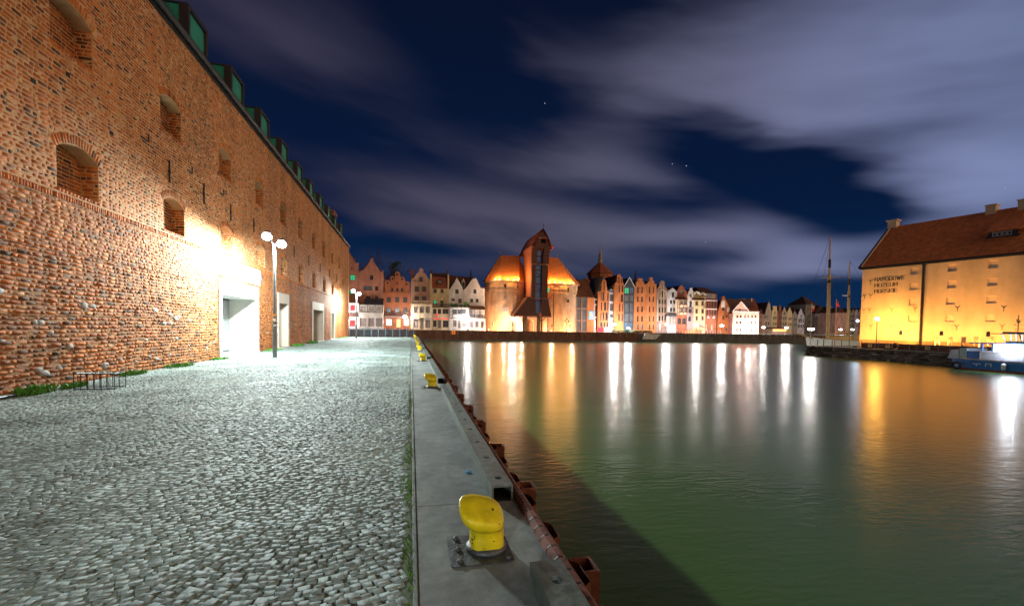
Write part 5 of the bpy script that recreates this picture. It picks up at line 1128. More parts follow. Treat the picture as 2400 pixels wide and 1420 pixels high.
for px, lb in ((1489.5, 'needle-thin dark spire rising behind the stepped brick gables'),):
    q = at(px, 657, 200); m = MB(); zt = at(px, 631, 200).z; m.lathe([(1.1, GZ), (1.1, q.z-.6), (.75, q.z), (.35, q.z+(zt-q.z)*.5), (.05, zt)], (q.x, 200, 0), 8); tag(m.build('spire', M['roof_dark']), lb, 'spire')
for i, (x0, y0, x1, y1, lb) in enumerate(((1350, 650, 1400, 690, 'dark roof behind the grey glazed house, below the church'), (1425, 645, 1452, 690, 'dark roof behind the glass bay, right of the church roof'))):
    house('roofed_house', lb, 128, [(x0, (y0+y1)/2+4), ((x0+x1)/2, y0), (x1, (y0+y1)/2+4)], 'dark_brick', [], depth=8)

# --- houses further right
YS = 120.0
h = house('gabled_house', 'brick gable with white arched panels left of the floodlit white mansion', YS, [(1682, 733), (1686, 720), (1690, 706), (1692, 700), (1693, 694), (1699, 694), (1700, 700), (1708, 716), (1718, 731)], 'orange_brick', [(1692, 721, 1697.5, 728), (1701, 738, 1705, 744), (1693, 740, 1697, 748), (1700, 768, 1704.5, 776, 'b')], roof=None, eave=731)
xc = h['xc']
for x0, y0, x1, y1 in ((1690, 704, 1700, 721), (1704, 720, 1710, 731.5)): r = px_rect(x0, y0, x1, y1, YS, xc); m = MB(); m.slab(loop(*r, 'a'), -.06, -.002); m.build('arched_panel', M['white_wall'], h)
a = at(1696, 697, YS); b = at(1748, 699, YS+2); c = at(1718, 731, YS); m = MB(); m.add([(a.x-xc, .4, a.z-.3), (b.x-xc, .4, a.z-.3), (b.x-xc+2, -1, c.z), (c.x-xc, -.4, c.z), (a.x-xc, 9, a.z-.3-3), (b.x-xc, 9, a.z-3.3)], [(0, 3, 2, 1), (0, 1, 5, 4)]); m.build('roof', M['roof_dark'], h)
h = house('floodlit_mansion', 'brightly floodlit white mansion with triangular pediment and red roof', YS-2, [(1718, 734), (1718, 729), (1736.5, 708), (1753, 729), (1753, 731), (1779, 731.5), (1779, 734)], 'salmon', grid(((1726, 1731), (1734, 1739), (1744.5, 1748), (1752, 1755), (1761, 1765), (1769, 1773)), ((738.5, 745),))+grid(((1725, 1730), (1733, 1738), (1760, 1764), (1768.5, 1772.5)), ((753, 759), (769.5, 777)))+[(1747, 768, 1752.5, 782, 's'), (1731, 723, 1738, 728.5, 's', 'a')], roof=None, depth=9)
xc = h['xc']; a = at(1717, 731, YS-2); b = at(1780, 732, YS-2); c = at(1738, 706, YS+3); d = at(1764, 702, YS+3)
m = MB(); m.hexa([(a.x-xc, .5, a.z), (b.x-xc, -.2, a.z), (b.x-xc, 9, a.z), (a.x-xc, 9, a.z), (c.x-xc, 4, d.z), (d.x-xc, 4, d.z), (d.x-xc, 5.5, d.z), (c.x-xc, 5.5, d.z)]); m.build('roof', M['roof_red'], h)
strip(h, 'cornice', 1717, 729.5, 1780, 732, YS-2, .3, .3, 'white_wall')
m = MB(); p_ = [at(x, y, YS-2) for x, y in ((1717, 729), (1736.5, 707), (1754, 729))]; m.bar((p_[0].x-xc, -.1, p_[0].z), (p_[1].x-xc, -.1, p_[1].z), .3); m.bar((p_[1].x-xc, -.1, p_[1].z), (p_[2].x-xc, -.1, p_[2].z), .3); m.build('pediment_edge', M['white_wall'], h)
for x in (1736, 1742.5, 1760): chimney(h, x, 700, x+2.6, 716, YS-2, 3.2, 'salmon')
for i, (px, lb) in enumerate(((1735, 'ground floodlight before the left half of the white mansion'), (1756, 'ground floodlight before the middle of the white mansion'), (1772, 'ground floodlight before the right end of the white mansion'))):
    q = at(px, 783, YS-5.5); rt = empty('ground_floodlight', (q.x, q.y, GZ), label=lb, cat='floodlight', group='floodlights at the mansion')
    m = MB(); m.box(-.18, .18, -.1, .1, 0, .06); m.box(-.2, .2, -.08, .08, .1, .3); m.box(-.02, .02, -.03, .03, .06, .1); m.build('housing', M['black_iron'], rt)
    m = MB(); m.box(-.17, .17, .08, .1, .13, .27); m.build('lens', M['flood_glow'], rt)
    point_light('flood_light', (0, .3, .5), (1500, 3200, 1500)[i], (1, .78, .68), .2, rt)
YB = 150.0
far = [('gabled_house', 'pinkish flat fronted house touching the right end of the floodlit mansion', [(1779.5, 736), (1791, 736.5)], 'tan_pink', grid(((1781, 1785),), ((739, 745), (754, 760)), 's'), 'roof_dark', 722),
       ('gabled_house', 'tan pointed gable with cyan lit windows behind the mansion corner', [(1791, 742), (1794, 735), (1799, 715), (1802.5, 706), (1805, 713), (1808.6, 738)], 'tan', [(1792, 740, 1794.5, 747, 'b'), (1796, 740, 1799, 744, 'b')]+grid(((1794, 1797), (1800, 1803)), ((755, 761),)), 'roof_dark', 708),
       ('flat_house', 'cream house with a flat topped pale gable far along the bank', [(1809, 728), (1811.5, 727), (1811.5, 717), (1821, 717), (1821, 728), (1822.5, 729)], 'yellow_cream', [(1815, 731, 1817.5, 735)]+grid(((1812, 1815), (1817, 1820)), ((742, 748), (756, 762)), 's'), 'roof_dark', 720),
       ('gabled_house', 'slim red house with white finial gable far along the bank', [(1823, 742), (1824.5, 730), (1826.5, 720), (1828.5, 714), (1830.5, 720), (1831.5, 732), (1832.4, 743)], 'dark_brick', [(1826.5, 728, 1829.5, 734)]+grid(((1824.5, 1827.5), (1829, 1831.5)), ((742, 748), (756, 762)), 's'), 'roof_dark', 718),
       ('gabled_house', 'pale pointed gable right of the slim red house', [(1833, 733), (1839, 718.5), (1844.5, 734)], 'tan', [(1837, 732, 1840, 737)]+grid(((1835, 1838), (1840, 1843)), ((743, 749), (756, 762)), 's'), 'roof_dark', 720),
       ('gabled_house', 'greenish yellow pointed gable far along the bank', [(1845, 733), (1851.5, 719.5), (1857, 734)], 'yellow_cream', grid(((1848, 1850.5), (1852.5, 1855)), ((744, 750), (757, 763)), 's'), 'roof_dark', 720),
       ('gabled_house', 'low olive gable between two pale gables far along the bank', [(1857.4, 738), (1859, 736), (1864, 729), (1868, 737), (1869.5, 740)], 'drab', grid(((1860, 1862.5), (1864.5, 1867)), ((746, 752), (758, 764)), 's'), 'roof_dark', 722),
       ('gabled_house', 'white pointed gable left of the dark pyramid roofed tower', [(1869.6, 741), (1873, 733), (1877.5, 722.5), (1882, 734), (1886, 741)], 'grey_white', [(1875, 738, 1876.6, 742), (1878, 738, 1879.8, 742)]+grid(((1871.5, 1874.5), (1876.5, 1879.5), (1881.5, 1884)), ((747, 756), (760, 768)), 'd'), 'roof_dark', 724)]
for nm, lb, ol, wm, ws, rf_, rg in far: house(nm, lb, YB, ol, wm, ws, roof=rf_, ridge=rg, depth=8)
h = house('tower_house', 'brown tower with a dark pointed pyramid roof near the ship masts', YB+8, [(1888.5, 713), (1910.5, 713)], 'drab', grid(((1893, 1895), (1899, 1901), (1905, 1907)), ((722, 727), (738, 743), (752, 757))), roof=None, depth=9)
xc = h['xc']; a = at(1886.5, 713, YB+8); b = at(1912, 713, YB+8); c = at(1901, 693, YB+8); m = MB(); m.add([(a.x-xc, -.8, a.z), (b.x-xc, -.8, a.z), (b.x-xc, 9.5, a.z), (a.x-xc, 9.5, a.z), (c.x-xc-.3, 4, c.z), (c.x-xc+.3, 4, c.z)], [(0, 1, 5, 4), (1, 2, 5), (2, 3, 4, 5), (3, 0, 4), (0, 3, 2, 1)]); m.build('roof', M['roof_dark'], h)
m = MB(); m.tube([(c.x-xc, 4, c.z-.2), (c.x-xc, 4, c.z+1.4)], .1, 6); m.build('finial', M['black_iron'], h)
h = house('long_house', 'long brown building with dark roof and white roof lights behind the ship masts', YB+6, [(1911, 735), (1938, 736)], 'drab', grid([(1913+4*i, 1914.6+4*i) for i in range(6)], ((740, 750), (755, 765))), roof='roof_dark', ridge=714, depth=9)
for i in range(5): strip(h, 'roof_light', 1913+4.6*i, 735.5, 1915.5+4.6*i, 741, YB+6, .5, .4, 'grey_white')
house('gabled_house', 'grey gable partly hidden by the tall ship mast', YB+4, [(1938.4, 740), (1942, 728), (1948, 716), (1954, 728), (1958, 741)], 'drab', grid(((1941, 1944), (1950, 1953)), ((744, 750), (757, 763))), ridge=718)
house('plain_wall_house', 'windowless orange lit wall with dark roof behind the second flagpole', YB-2, [(1959, 733), (1987, 733.5)], 'salmon', [], roof='roof_dark', ridge=721)
for i in range(4): house('gabled_house', ('narrow dormered house right of the orange lit wall', 'narrow house second right of the orange lit wall, behind the ship rigging', 'narrow pale house behind the shorter ship mast', 'narrow house touching the museum corner in the picture')[i], YB, [(1988+8*i, 736), (1991+8*i, 727), (1992.5+8*i, 725), (1994+8*i, 727), (1995.8+8*i, 736)], ('tan', 'drab', 'grey_white', 'tan_pink')[i], grid(((1989.5+8*i, 1991.5+8*i), (1992.5+8*i, 1994.5+8*i)), ((738, 744), (749, 755), (760, 766)), 's'), ridge=722)
# lit cafe pavilion
q0 = at(1812, 784, 122); q1 = at(1843, 784, 122); z1 = at(1828, 769, 122).z; cf = empty('cafe_pavilion', ((q0.x+q1.x)/2, 122, GZ), label='low cafe pavilion glowing orange on the far quay behind a bright lamp', cat='pavilion'); hw = (q1.x-q0.x)/2
m = MB(); m.box(-hw, hw, 0, 3, -.1, .9); m.build('wall', M['brown_wall'], cf)
m = MB(); m.box(-hw+.05, hw-.05, .05, .1, .9, z1-GZ-.3)
for i in range(7): x = -hw+2*hw*i/6; m.box(x-.05, x+.05, -.03, .12, .9, z1-GZ-.3)
m.build('glazing', mat('cafe_glow', (.4, .2, .1), .5, .7, 1.1, emit=(1, .42, .1), estr=2.0), cf); m = MB(); m.hexa([(-hw-.3, -.6, z1-GZ-.3), (hw+.3, -.6, z1-GZ-.3), (hw+.3, 3.2, z1-GZ-.3), (-hw-.3, 3.2, z1-GZ-.3), (-hw-.3, -.6, z1-GZ-.15), (hw+.3, -.6, z1-GZ-.15), (hw+.3, 3.2, z1-GZ+.3), (-hw-.3, 3.2, z1-GZ+.3)]); m.build('roof', M['roof_dark'], cf)

# far street lamps
M['far_glow'] = glow('far_lamp_glow', (1, .93, .84), 30)
def far_lamp():
    r = empty('street_lamp', (0, 0, 0)); m = MB(); m.lathe([(.22, 0), (.2, .25), (.09, .4), (.06, 1.0)], n=12); m.build('base', M['black_iron'], r)
    m = MB(); m.tube([(0, 0, .9), (0, 0, 3.35)], [.055, .045], 8); m.build('pole', M['black_iron'], r)
    m = MB(); m.ball((0, 0, 0), .46); m.v = [(x, y, z+3.72) for x, y, z in m.v]; m.build('globe', M['far_glow'], r, smooth=True, recalc=False)
    m = MB(); m.lathe([(.12, 4.02), (.16, 4.06), (.05, 4.14), (.03, 4.26)], n=10); m.build('cap', M['black_iron'], r); return r
fl = [(806, 742, 108.8, 'added far street lamp, unseen behind the granary corner, lighting the pinkish house', 3000), (949, 742, 108.6, 'far street lamp in front of the lobed red brick house', 2600), (1097, 746, 108.6, 'far street lamp before the half-timbered white house', 1700), (1202, 747, 108.4, 'far street lamp before the left crane tower', 2200), (1441, 760, 108.4, 'far street lamp glaring before the glazed infill bay', 4200), (1473, 769, 109.5, 'low bright lamp below the glazed pointed gable', 2200),  # first lamp is added out of sight to light the leftmost houses
      (1562, 760, 108.5, 'far street lamp before the brown arched house', 3000), (1633, 762, 108.5, 'far street lamp before the round white rimmed gables', 3000), (1692, 763, 108.8, 'far street lamp left of the floodlit mansion', 3000), (1790, 767, 116, 'small far lamp at the right end of the mansion', 1600), (1843, 768, 114, 'far street lamp beside the glowing cafe pavilion', 3600),
      (1901, 771, 57.5, 'lamp at the museum quay corner behind the first flagpole', 900), (1970, 772, 126, 'far lamp before the orange lit wall', 2800), (1998, 772, 118, 'far lamp seen between the ship and the museum', 2800)]
f0 = far_lamp()
for i, (px, py, Y, lb, pw) in enumerate(fl):
    o = f0 if i == 0 else copy_tree(f0)
    q = at(px, py, Y); s_ = (q.z-GZ)/3.72; o.location = (q.x, Y, GZ-.02); o.scale = (1, 1, s_) ; tag(o, lb, 'street lamp', 'street lamps on the far bank')
    point_light('lamp_light', (q.x, Y, GZ-.02+3.72*s_), pw*2.3, (1, .93, .86), .5)
q = at(1328, 778, 108.6); r = empty('ornate_lamp', (q.x, 108.6, GZ-.02), label='unlit ornate multi-armed lamp post before the right crane tower', cat='street lamp')
m = MB(); m.tube([(0, 0, 0), (0, 0, .5), (0, 0, 3.1)], [.14, .07, .045], 8); m.build('pole', M['black_iron'], r)
for x in (-.45, .45): m = MB(); m.tube([(0, 0, 2.3), (x*.6, 0, 2.2), (x, 0, 2.5)], .03, 6); m.lathe([(.06, 0), (.16, .12), (.16, .36), (.05, .48)], (x, 0, 2.5), 8); m.build('lantern', M['black_iron'], r)
m = MB(); m.lathe([(.06, 0), (.17, .12), (.17, .4), (.05, .55)], (0, 0, 3.05), 8); m.build('lantern', M['black_iron'], r)

# things on the far quay right of the crane
q = at(1409, 777, 109.5); m = MB(); m.box(-.9, .9, -.05, .05, .1, 1.3); m.box(-.95, -.85, -.1, .1, 0, 1.35); m.box(.85, .95, -.1, .1, 0, 1.35)
o = m.build('red_banner', mat('red_banner', (.6, .03, .07), .6, .1)); o.location = (q.x, 109.5, GZ); tag(o, 'small red banner screen on the far quay below the slotted brick gable', 'banner')
q = at(1425, 777, 109.5); m = MB(); m.box(-1.2, 1.2, -.05, .05, .1, 1.35); m.box(-1.25, -1.15, -.1, .1, 0, 1.4); m.box(1.15, 1.25, -.1, .1, 0, 1.4)
o = m.build('white_screen', M['white_wall']); o.location = (q.x, 109.5, GZ); tag(o, 'pale screen beside the red banner on the far quay', 'screen')
a = at(1506, 795, 106.4); b = at(1536, 783, 106.4); m = MB(); m.slab([(a.x, a.z), (b.x, a.z), (b.x+1.5, b.z), (a.x+.6, b.z)], 106.2, 106.9); tag(m.build('ramp', M['white_wall']), 'pale sloping ramp running down the far quay wall to the water', 'ramp')
h0 = at(1480, 775, 109.2); m = MB()
for k in range(900): 
    x = random.uniform(-5.5, 6); m.add([(h0.x+x+random.gauss(0, .1)+dx, 109.2+random.gauss(0, .25), GZ+random.uniform(0, .55)+dz) for dx, dz in ((-.08, 0), (.08, .01), (0, .16))], [(0, 1, 2)])
tag(m.build('hedge', M['leaf'], recalc=False), 'low dark hedge on the far quay below the glazed pointed gable', 'hedge')
rl = empty('terrace_railing', (at(1540, 777, 107.6).x, 107.6, GZ), label='pale terrace railing along the far quay before the brown and white houses', cat='railing'); L_ = at(1690, 777, 107.6).x-at(1540, 777, 107.6).x
for k in range(24): m = MB(); m.box(k*L_/23-.03, k*L_/23+.03, -.03, .03, -.05, .95); m.build('post', M['grey_white'], rl)
for z in (.4, .65, .93): m = MB(); m.tube([(0, 0, z), (L_, 0, z)], .025, 6); m.build('rail', M['grey_white'], rl)
for i, (px, cc, lb, rr) in enumerate(((1546, 'white_wall', 'closed white parasol at the left end of the far terrace', .22), (1640, 'roof_dark', 'dark open parasol on the far terrace before the round gables', 1.3), (1655, 'white_wall', 'closed pale parasol on the far terrace near the corner house', .22), (1668, 'cream', 'closed cream parasol before the red balconies', .22))):
    q = at(px, 778, 109.8); r = empty('parasol', (q.x, 109.8, GZ), label=lb, cat='parasol', group='parasols on the far terrace'); m = MB(); m.tube([(0, 0, 0), (0, 0, 2.4)], .03, 6); m.build('pole', M['pole_grey'], r)
    m = MB(); m.lathe([(rr, .9 if rr < .5 else 1.8), (rr*.8, 1.3 if rr < .5 else 1.95), (.05, 2.5)], n=8); m.build('canopy', M[cc], r)
q = at(1625, 778, 110); m = MB(); m.box(-2.6, 2.6, 0, 1.6, 0, .95); m.box(-2.8, 2.8, -.2, 1.8, .95, 1.05); o = m.build('bar_counter', mat('orange_counter', (.5, .14, .05), .6, .2)); o.location = (q.x, 110, GZ); tag(o, 'low orange bar counter on the far terrace', 'counter')

# ================================================================== THE MUSEUM BANK (right)
MC = Vector((60.1, 49.54, 0)); MD = Vector((.241, -.9705, 0)); MN = Vector((.9705, .241, 0)); MA = math.atan2(MD.y, MD.x)
def mus(px, py, inward=0.):
    v = ray(px, py); c = MC+MN*inward; t = c.dot(MN)/(v.x*MN.x+v.y*MN.y); q = Vector((v.x*t, v.y*t, CAMZ+v.z*t)); d = q-MC
    return d.x*MD.x+d.y*MD.y, q.z
QZ = -.5
mg = MB(); mg.add([(56.1, -60, QZ), (300, -60, QZ), (300, 53.8, QZ), (56.1, 53.8, QZ)], [(0, 1, 2, 3)]); tag(mg.build('museum_quay', M['asphalt'], recalc=False), kind='structure')
M['stone_wall'] = tint_mat('rough_stone_wall', [(0, (.03, .025, .022)), (1, (.34, .28, .23)), (.5, (.10, .075, .06))], .9, .2, 6, .5, 12)
def stone_course(name, label):
    Bq = []; F_ = [(np.array((56.0, 0, 0.)), np.array((0, -1., 0)), np.array((0, 0, 1.)), np.array((-1., 0, 0))), (np.array((0, 53.9, 0.)), np.array((1., 0, 0)), np.array((0, 0, 1.)), np.array((0, -1., 0)))]
    F_[1] = (np.array((0, 53.9, 0.)), np.array((-1., 0, 0)), np.array((0, 0, 1.)), np.array((0, 1., 0)))
    for fr, u0_, u1_ in ((0, -53.9, -10), (1, -90, -56.0)):
        v = -2.4
        while v < QZ-.02:
            hgt = .2; u = u0_+random.uniform(-.4, 0)
            while u < u1_:
                w_ = random.uniform(.3, .9); Bq.append((fr, u+w_/2, v+hgt/2, w_/2-.02, hgt/2-.015, 0, random.uniform(.0, .05), .01, .02, np.clip(random.gauss(.35, .2) + (.35 if random.random() < .12 else 0), 0, 1))); u += w_
            v += hgt
    o = brick_mesh(name, Bq, F_, M['stone_wall'], None); tag(o, label, 'quay wall')
    m = MB(); m.box(56.02, 60, -60, 53.88, -4, QZ-.02); m.box(56.02, 120, 50, 53.88, -4, QZ-.021); m.build('core', M['pile_grey'], o)
    m = MB(); m.box(55.9, 56.6, -60, 53.98, QZ-.0, QZ+.1); m.box(56.6, 120, 53.4, 53.98, QZ-.0, QZ+.1); m.build('coping', M['concrete'], o)
stone_course('quay_wall', 'dark rough stone quay wall below the floodlit museum')
M['mus_wall'] = mat('museum_render', (.80, .60, .42), .85, .07, .6, .12, 4, stain=(.5, .5, .12), stain_amt=.16); M['mus_plinth'] = mat('museum_plinth', (.42, .26, .14), .85, .15, 1.5, .3, 6)
ms = empty('museum_building', tuple(MC), MA, label='big orange floodlit museum with long tiled roof and dark lettering', cat='building')
LEN = 30.0; ZE = 10.45; mb = MB(); holes_ = []; wr = []
for j, s in enumerate((5.3, 8.86, 12.3, 15.7, 19.1)):
    for k, z in enumerate((8.95, 7.0, 5.05, 3.0)):
        sh = 'a' if k == 3 and j > 0 else 'r'; lp = loop(s-.02, z, s+.82, z+.86, sh); holes_.append(lp); wr.append((lp, 's' if not (k == 3 and j == 0) else 's'))
for s in (4.38, 8.39, 12.42, 16.4):
    lp = loop(s, 1.36, s+.36, 1.94, 'a'); holes_.append(lp); wr.append((lp, 'd'))
mb.slab([(0, QZ-.1), (LEN, QZ-.1), (LEN, ZE), (0, ZE)], 0, .5, holes_); mb.box(0, LEN, .5, 15, QZ-.1, ZE-.01)
mb.build('wall', M['mus_wall'], ms, recalc=False)
M['shutter'] = mat('museum_shutter', (.80, .62, .47), .8, .1, 2)
KIND['q'] = 'shutter'; M['mus_frame'] = M['mus_wall']
for lp, k in wr: window(ms, lp, 0, 'q' if k == 's' else 'd', 'mus_wall' if k == 's' else 'frame_dk', 'window', (1, 1), .03, .14)
m = MB(); m.box(-.03, LEN, -.06, 0, QZ-.1, .62); m.build('plinth', M['mus_plinth'], ms)
rz_ = 16.8; rr_ = MB(); rr_.add([(-.12, -.35, ZE-.25), (LEN, -.35, ZE-.25), (LEN, 7.5, rz_), (-.12, 7.5, rz_), (-.12, 15.35, ZE-.25), (LEN, 15.35, ZE-.25)], [(0, 1, 2, 3), (3, 2, 5, 4)])
def pantile():
    m = mat('pantiles', (.72, .21, .065), .7, .3, 2, 0); N = m.node_tree.nodes; L = m.node_tree.links; tc = N.new('ShaderNodeTexCoord')
    hs = []
    for d, s in (('X', 1.4), ('Z', .9)):
        w = N.new('ShaderNodeTexWave'); w.bands_direction = d; w.inputs['Scale'].default_value = s; w.inputs['Distortion'].default_value = .25; L.new(tc.outputs['Object'], w.inputs[0]); hs.append(w.outputs[0])
    a = N.new('ShaderNodeMath'); a.operation = 'ADD'; L.new(hs[0], a.inputs[0]); L.new(hs[1], a.inputs[1])
    b = N.new('ShaderNodeBump'); b.inputs['Strength'].default_value = .8; b.inputs['Distance'].default_value = .08; L.new(a.outputs[0], b.inputs['Height']); L.new(b.outputs[0], N['Principled BSDF'].inputs['Normal']); return m
ro = rr_.build('roof', pantile(), ms, recalc=False)
m = MB(); m.hexa([(-.2, -.4, ZE-.35), (LEN, -.4, ZE-.35), (LEN, -.02, ZE-.35), (-.2, -.02, ZE-.35), (-.2, -.4, ZE-.15), (LEN, -.4, ZE-.15), (LEN, -.02, ZE+.02), (-.2, -.02, ZE+.02)]); m.build('gutter', M['zinc'], ms)
m = MB(); m.slab([(-.0, ZE), (-.0, ZE)], 0, 0) if False else None
gm = MB(); gm.add([(-.14, -.3, ZE-.1), (-.14, 7.5, rz_+.12), (-.14, 15.3, ZE-.1), (-.5, -.3, ZE-.1), (-.5, 7.5, rz_+.12), (-.5, 15.3, ZE-.1)], [(0, 1, 2), (3, 5, 4), (0, 3, 4, 1), (1, 4, 5, 2)]); gm.build('gable', M['frame_dark'], ms)
gm = MB(); gm.bar((-.1, -.1, ZE+.14), (-.1, 7.4, rz_+.14), .14, .16); gm.build('gable_coping', M['mus_wall'], ms)
gm = MB(); gm.box(-.45, .55, 7.0, 8.0, rz_-.3, rz_+.75); gm.box(-.6, .7, 6.85, 8.15, rz_+.75, rz_+.92); gm.build('pinnacle', M['mus_wall'], ms)
s1 = mus(2325, 508, 7.5)[0]; s2 = mus(2402, 495, 7.5)[0]
for s in (s1, s2): gm = MB(); gm.box(s-.45, s+.45, 6.9, 8.0, rz_-1.2, rz_+.6); gm.box(s-.53, s+.53, 6.8, 8.1, rz_+.6, rz_+.7); gm.build('chimney', M['mus_wall'], ms)
sd0, zd0 = mus(2312, 560, 2.6); sd1, _ = mus(2392, 548, 2.6); zb_ = ZE+(2.6+.35)*(rz_-ZE)/7.85-.15
dm = MB(); dm.slab([(sd0, zb_), (sd1, zb_), (sd1-.5, zb_+.75), (sd0+.35, zb_+.75)], 2.4, 4.2); d_ = dm.build('dormer', M['zinc'], ro)
for k in range(4): x = sd0+.55+k*(sd1-sd0-1.1)/4; window(d_, loop(x, zb_+.12, x+(sd1-sd0-1.1)/4-.06, zb_+.58, 'r'), 2.36, 'y', 'frame_wh', 'window', (1, 1), .05, 0.02)
dm = MB(); dm.hexa([(sd0-.25, 2.15, zb_+.62), (sd1+.25, 2.15, zb_+.62), (sd1+.25, 5.2, zb_+1.5), (sd0-.25, 5.2, zb_+1.5), (sd0+.1, 2.15, zb_+.78), (sd1-.1, 2.15, zb_+.78), (sd1+.2, 5.2, zb_+2.3), (sd0-.2, 5.2, zb_+2.3)]); dm.build('dormer_roof', ro.data.materials[0], d_)
m = MB(); m.tube([(6.62, -.12, ZE-.3), (6.62, -.12, QZ+.2)], .13, 8); m.box(6.47, 6.77, -.2, -.01, ZE-.55, ZE-.3); m.build('downpipe', M['frame_dark'], ms)
GL = {'N': [[(0,0),(0,1),(1,0),(1,1)]], 'A': [[(0,0),(.5,1),(1,0)], [(.2,.35),(.8,.35)]], 'R': [[(0,0),(0,1),(.8,1),(1,.85),(1,.62),(.8,.47),(0,.47)], [(.55,.47),(1,0)]], 'O': [[(.2,0),(0,.2),(0,.8),(.2,1),(.8,1),(1,.8),(1,.2),(.8,0),(.2,0)]],
      'D': [[(0,0),(0,1),(.75,1),(1,.75),(1,.25),(.75,0),(0,0)]], 'W': [[(0,1),(.25,0),(.5,.9),(.75,0),(1,1)]], 'E': [[(1,0),(0,0),(0,1),(1,1)], [(0,.5),(.85,.5)]], 'M': [[(0,0),(0,1),(.5,.3),(1,1),(1,0)]], 'U': [[(0,1),(0,.2),(.2,0),(.8,0),(1,.2),(1,1)]],
      'Z': [[(0,1),(1,1),(0,0),(1,0)]], 'S': [[(0,.12),(.15,0),(.85,0),(1,.15),(1,.38),(.85,.5),(.15,.5),(0,.62),(0,.85),(.15,1),(.85,1),(1,.88)]], 'K': [[(0,0),(0,1)], [(1,1),(.1,.48),(1,0)]], 'I': [[(0,0),(0,1)]]}
for w_, x1_, z in (('NARODOWE', 4.68, 8.42), ('MUZEUM', 3.98, 7.64), ('MORSKIE', 3.98, 6.86)):
    wd = {'W': 1.25, 'M': 1.15, 'I': .0}; tot_ = sum(wd.get(c, 1) for c in w_)+.42*(len(w_)-1); u_ = (x1_-1.5)/tot_; x = 1.5
    for c in w_:
        gw = wd.get(c, 1)*u_; m = MB()
        for k, st_ in enumerate(GL[c]):
            for p, q in zip(st_[:-1], st_[1:]):
                P_ = Vector((x+p[0]*gw, -.014, z+p[1]*.46)); Q_ = Vector((x+q[0]*gw, -.014, z+q[1]*.46)); d = (Q_-P_).normalized()*.03; m.bar(P_-d, Q_+d, .078, .02)
        m.build('letter', M['black_iron'], ms); x += gw+.42*u_
for px, py in ((2041, 661), (2041, 694), (2027, 695), (2038, 727), (2090, 727), (2145, 725), (2244, 723), (2353, 723), (2041, 765), (2088, 765), (2242, 767), (2349, 766), (2025, 728)):
    s, z = mus(px, py); m = MB(); m.bar((s, -.03, z-.35), (s, -.03, z+.05), .028); m.bar((s, -.03, z+.05), (s-.22, -.03, z+.32), .035); m.bar((s, -.03, z+.05), (s+.22, -.03, z+.32), .035); m.build('wall_anchor', M['frame_dark'], ms)
# sodium lamp and floodlights before the museum
def mus_obj(s, inward): q = MC+MD*s+MN*inward; return (q.x, q.y, QZ)
s, z = mus(2056, 747, -2.9); M['sodium'] = glow('sodium_glow', (1, .62, .2), 40)
sl = empty('sodium_lamp', mus_obj(s, -2.9), MA, label='single orange street lamp glowing before the museum lettering wall', cat='street lamp')
m = MB(); m.tube([(0, 0, 0), (0, 0, .9), (0, 0, z-QZ-.2)], [.07, .05, .035], 8); m.build('pole', M['black_iron'], sl)
m = MB(); m.ball((0, 0, z-QZ), .24); m.build('globe', M['sodium'], sl, smooth=True, recalc=False); m = MB(); m.lathe([(.2, .2), (.22, .23), (.05, .32)], (0, 0, z-QZ), 12); m.build('cap', M['black_iron'], sl)
point_light('lamp_light', (0, 0, z-QZ), 4000, (1, .44, .06), .27, sl)
for i, (s, pw, lb) in enumerate(((.9, 260, 'small floodlight at the left corner of the museum foot'), (5.75, 520, 'strong floodlight beside the museum downpipe'), (9.6, 300, 'floodlight behind the poster stands, left of the first poster'), (13.2, 300, 'floodlight behind the middle poster stands'), (17.0, 300, 'floodlight behind the boat wheelhouse'), (21, 300, 'floodlight at the far right of the museum foot'))):
    rt = empty('ground_floodlight', mus_obj(s, -3.0), MA, label=lb, cat='floodlight', group='floodlights at the museum')
    m = MB(); m.box(-.18, .18, -.1, .1, 0, .06); m.box(-.2, .2, -.08, .08, .1, .3); m.box(-.02, .02, -.03, .03, .06, .1); m.build('housing', M['black_iron'], rt)
    m = MB(); m.box(-.17, .17, .08, .1, .13, .27); m.build('lens', M['sodium'], rt)
    spot_light('flood_light', (0, .1, .45), (0, 3.2, 5.5), pw*4.3, (1, .45, .085), 150, .12, .9, rt)
# posters, fence, chain posts, life ring
M['poster'] = mat('poster_print', (.16, .06, .03), .6, 0, 3.5, col2=(.85, .6, .35))
for i, px in enumerate((2197, 2227, 2259, 2289, 2322)):
    s, zt = mus(px, 789.5, -2.6); zb = mus(px, 802.5, -2.6)[1]; hw = .15 if i != 3 else .17
    r = empty('poster_stand', mus_obj(s, -2.6), MA, label=('brown poster stand nearest the museum downpipe', 'second poster stand from the museum downpipe, pale blot on it', 'middle poster stand of the museum row', 'poster stand just left of the boat wheelhouse', 'poster stand behind the boat canopy, at the right end of the row')[i], cat='poster stand', group='poster stands before the museum')
    m = MB(); m.box(-hw, hw, -.03, .03, zb-QZ, zt-QZ); m.build('poster', M['poster'], r, bevel=.005)
    for x in (-hw-.05, hw+.01): m = MB(); m.box(x, x+.05, -.04, .04, 0, zt-QZ+.02); m.build('leg', M['white_wall'], r)
fn = empty('dark_fence', (57.6, 47.2, QZ), label='low dark board fence with small emblem plates before the museum', cat='fence'); M['fence_dark'] = mat('dark_fence', (.07, .02, .015), .7, .3, 2)
for k in range(12): m = MB(); m.box(-.03, .03, -2.2*k-2.17, -2.2*k-.03, .05, .78); m.build('panel', M['fence_dark'], fn); m = MB(); m.box(-.05, .05, -2.2*k-.04, -2.2*k+.03, 0, .95); m.build('post', M['pole_grey'], fn)
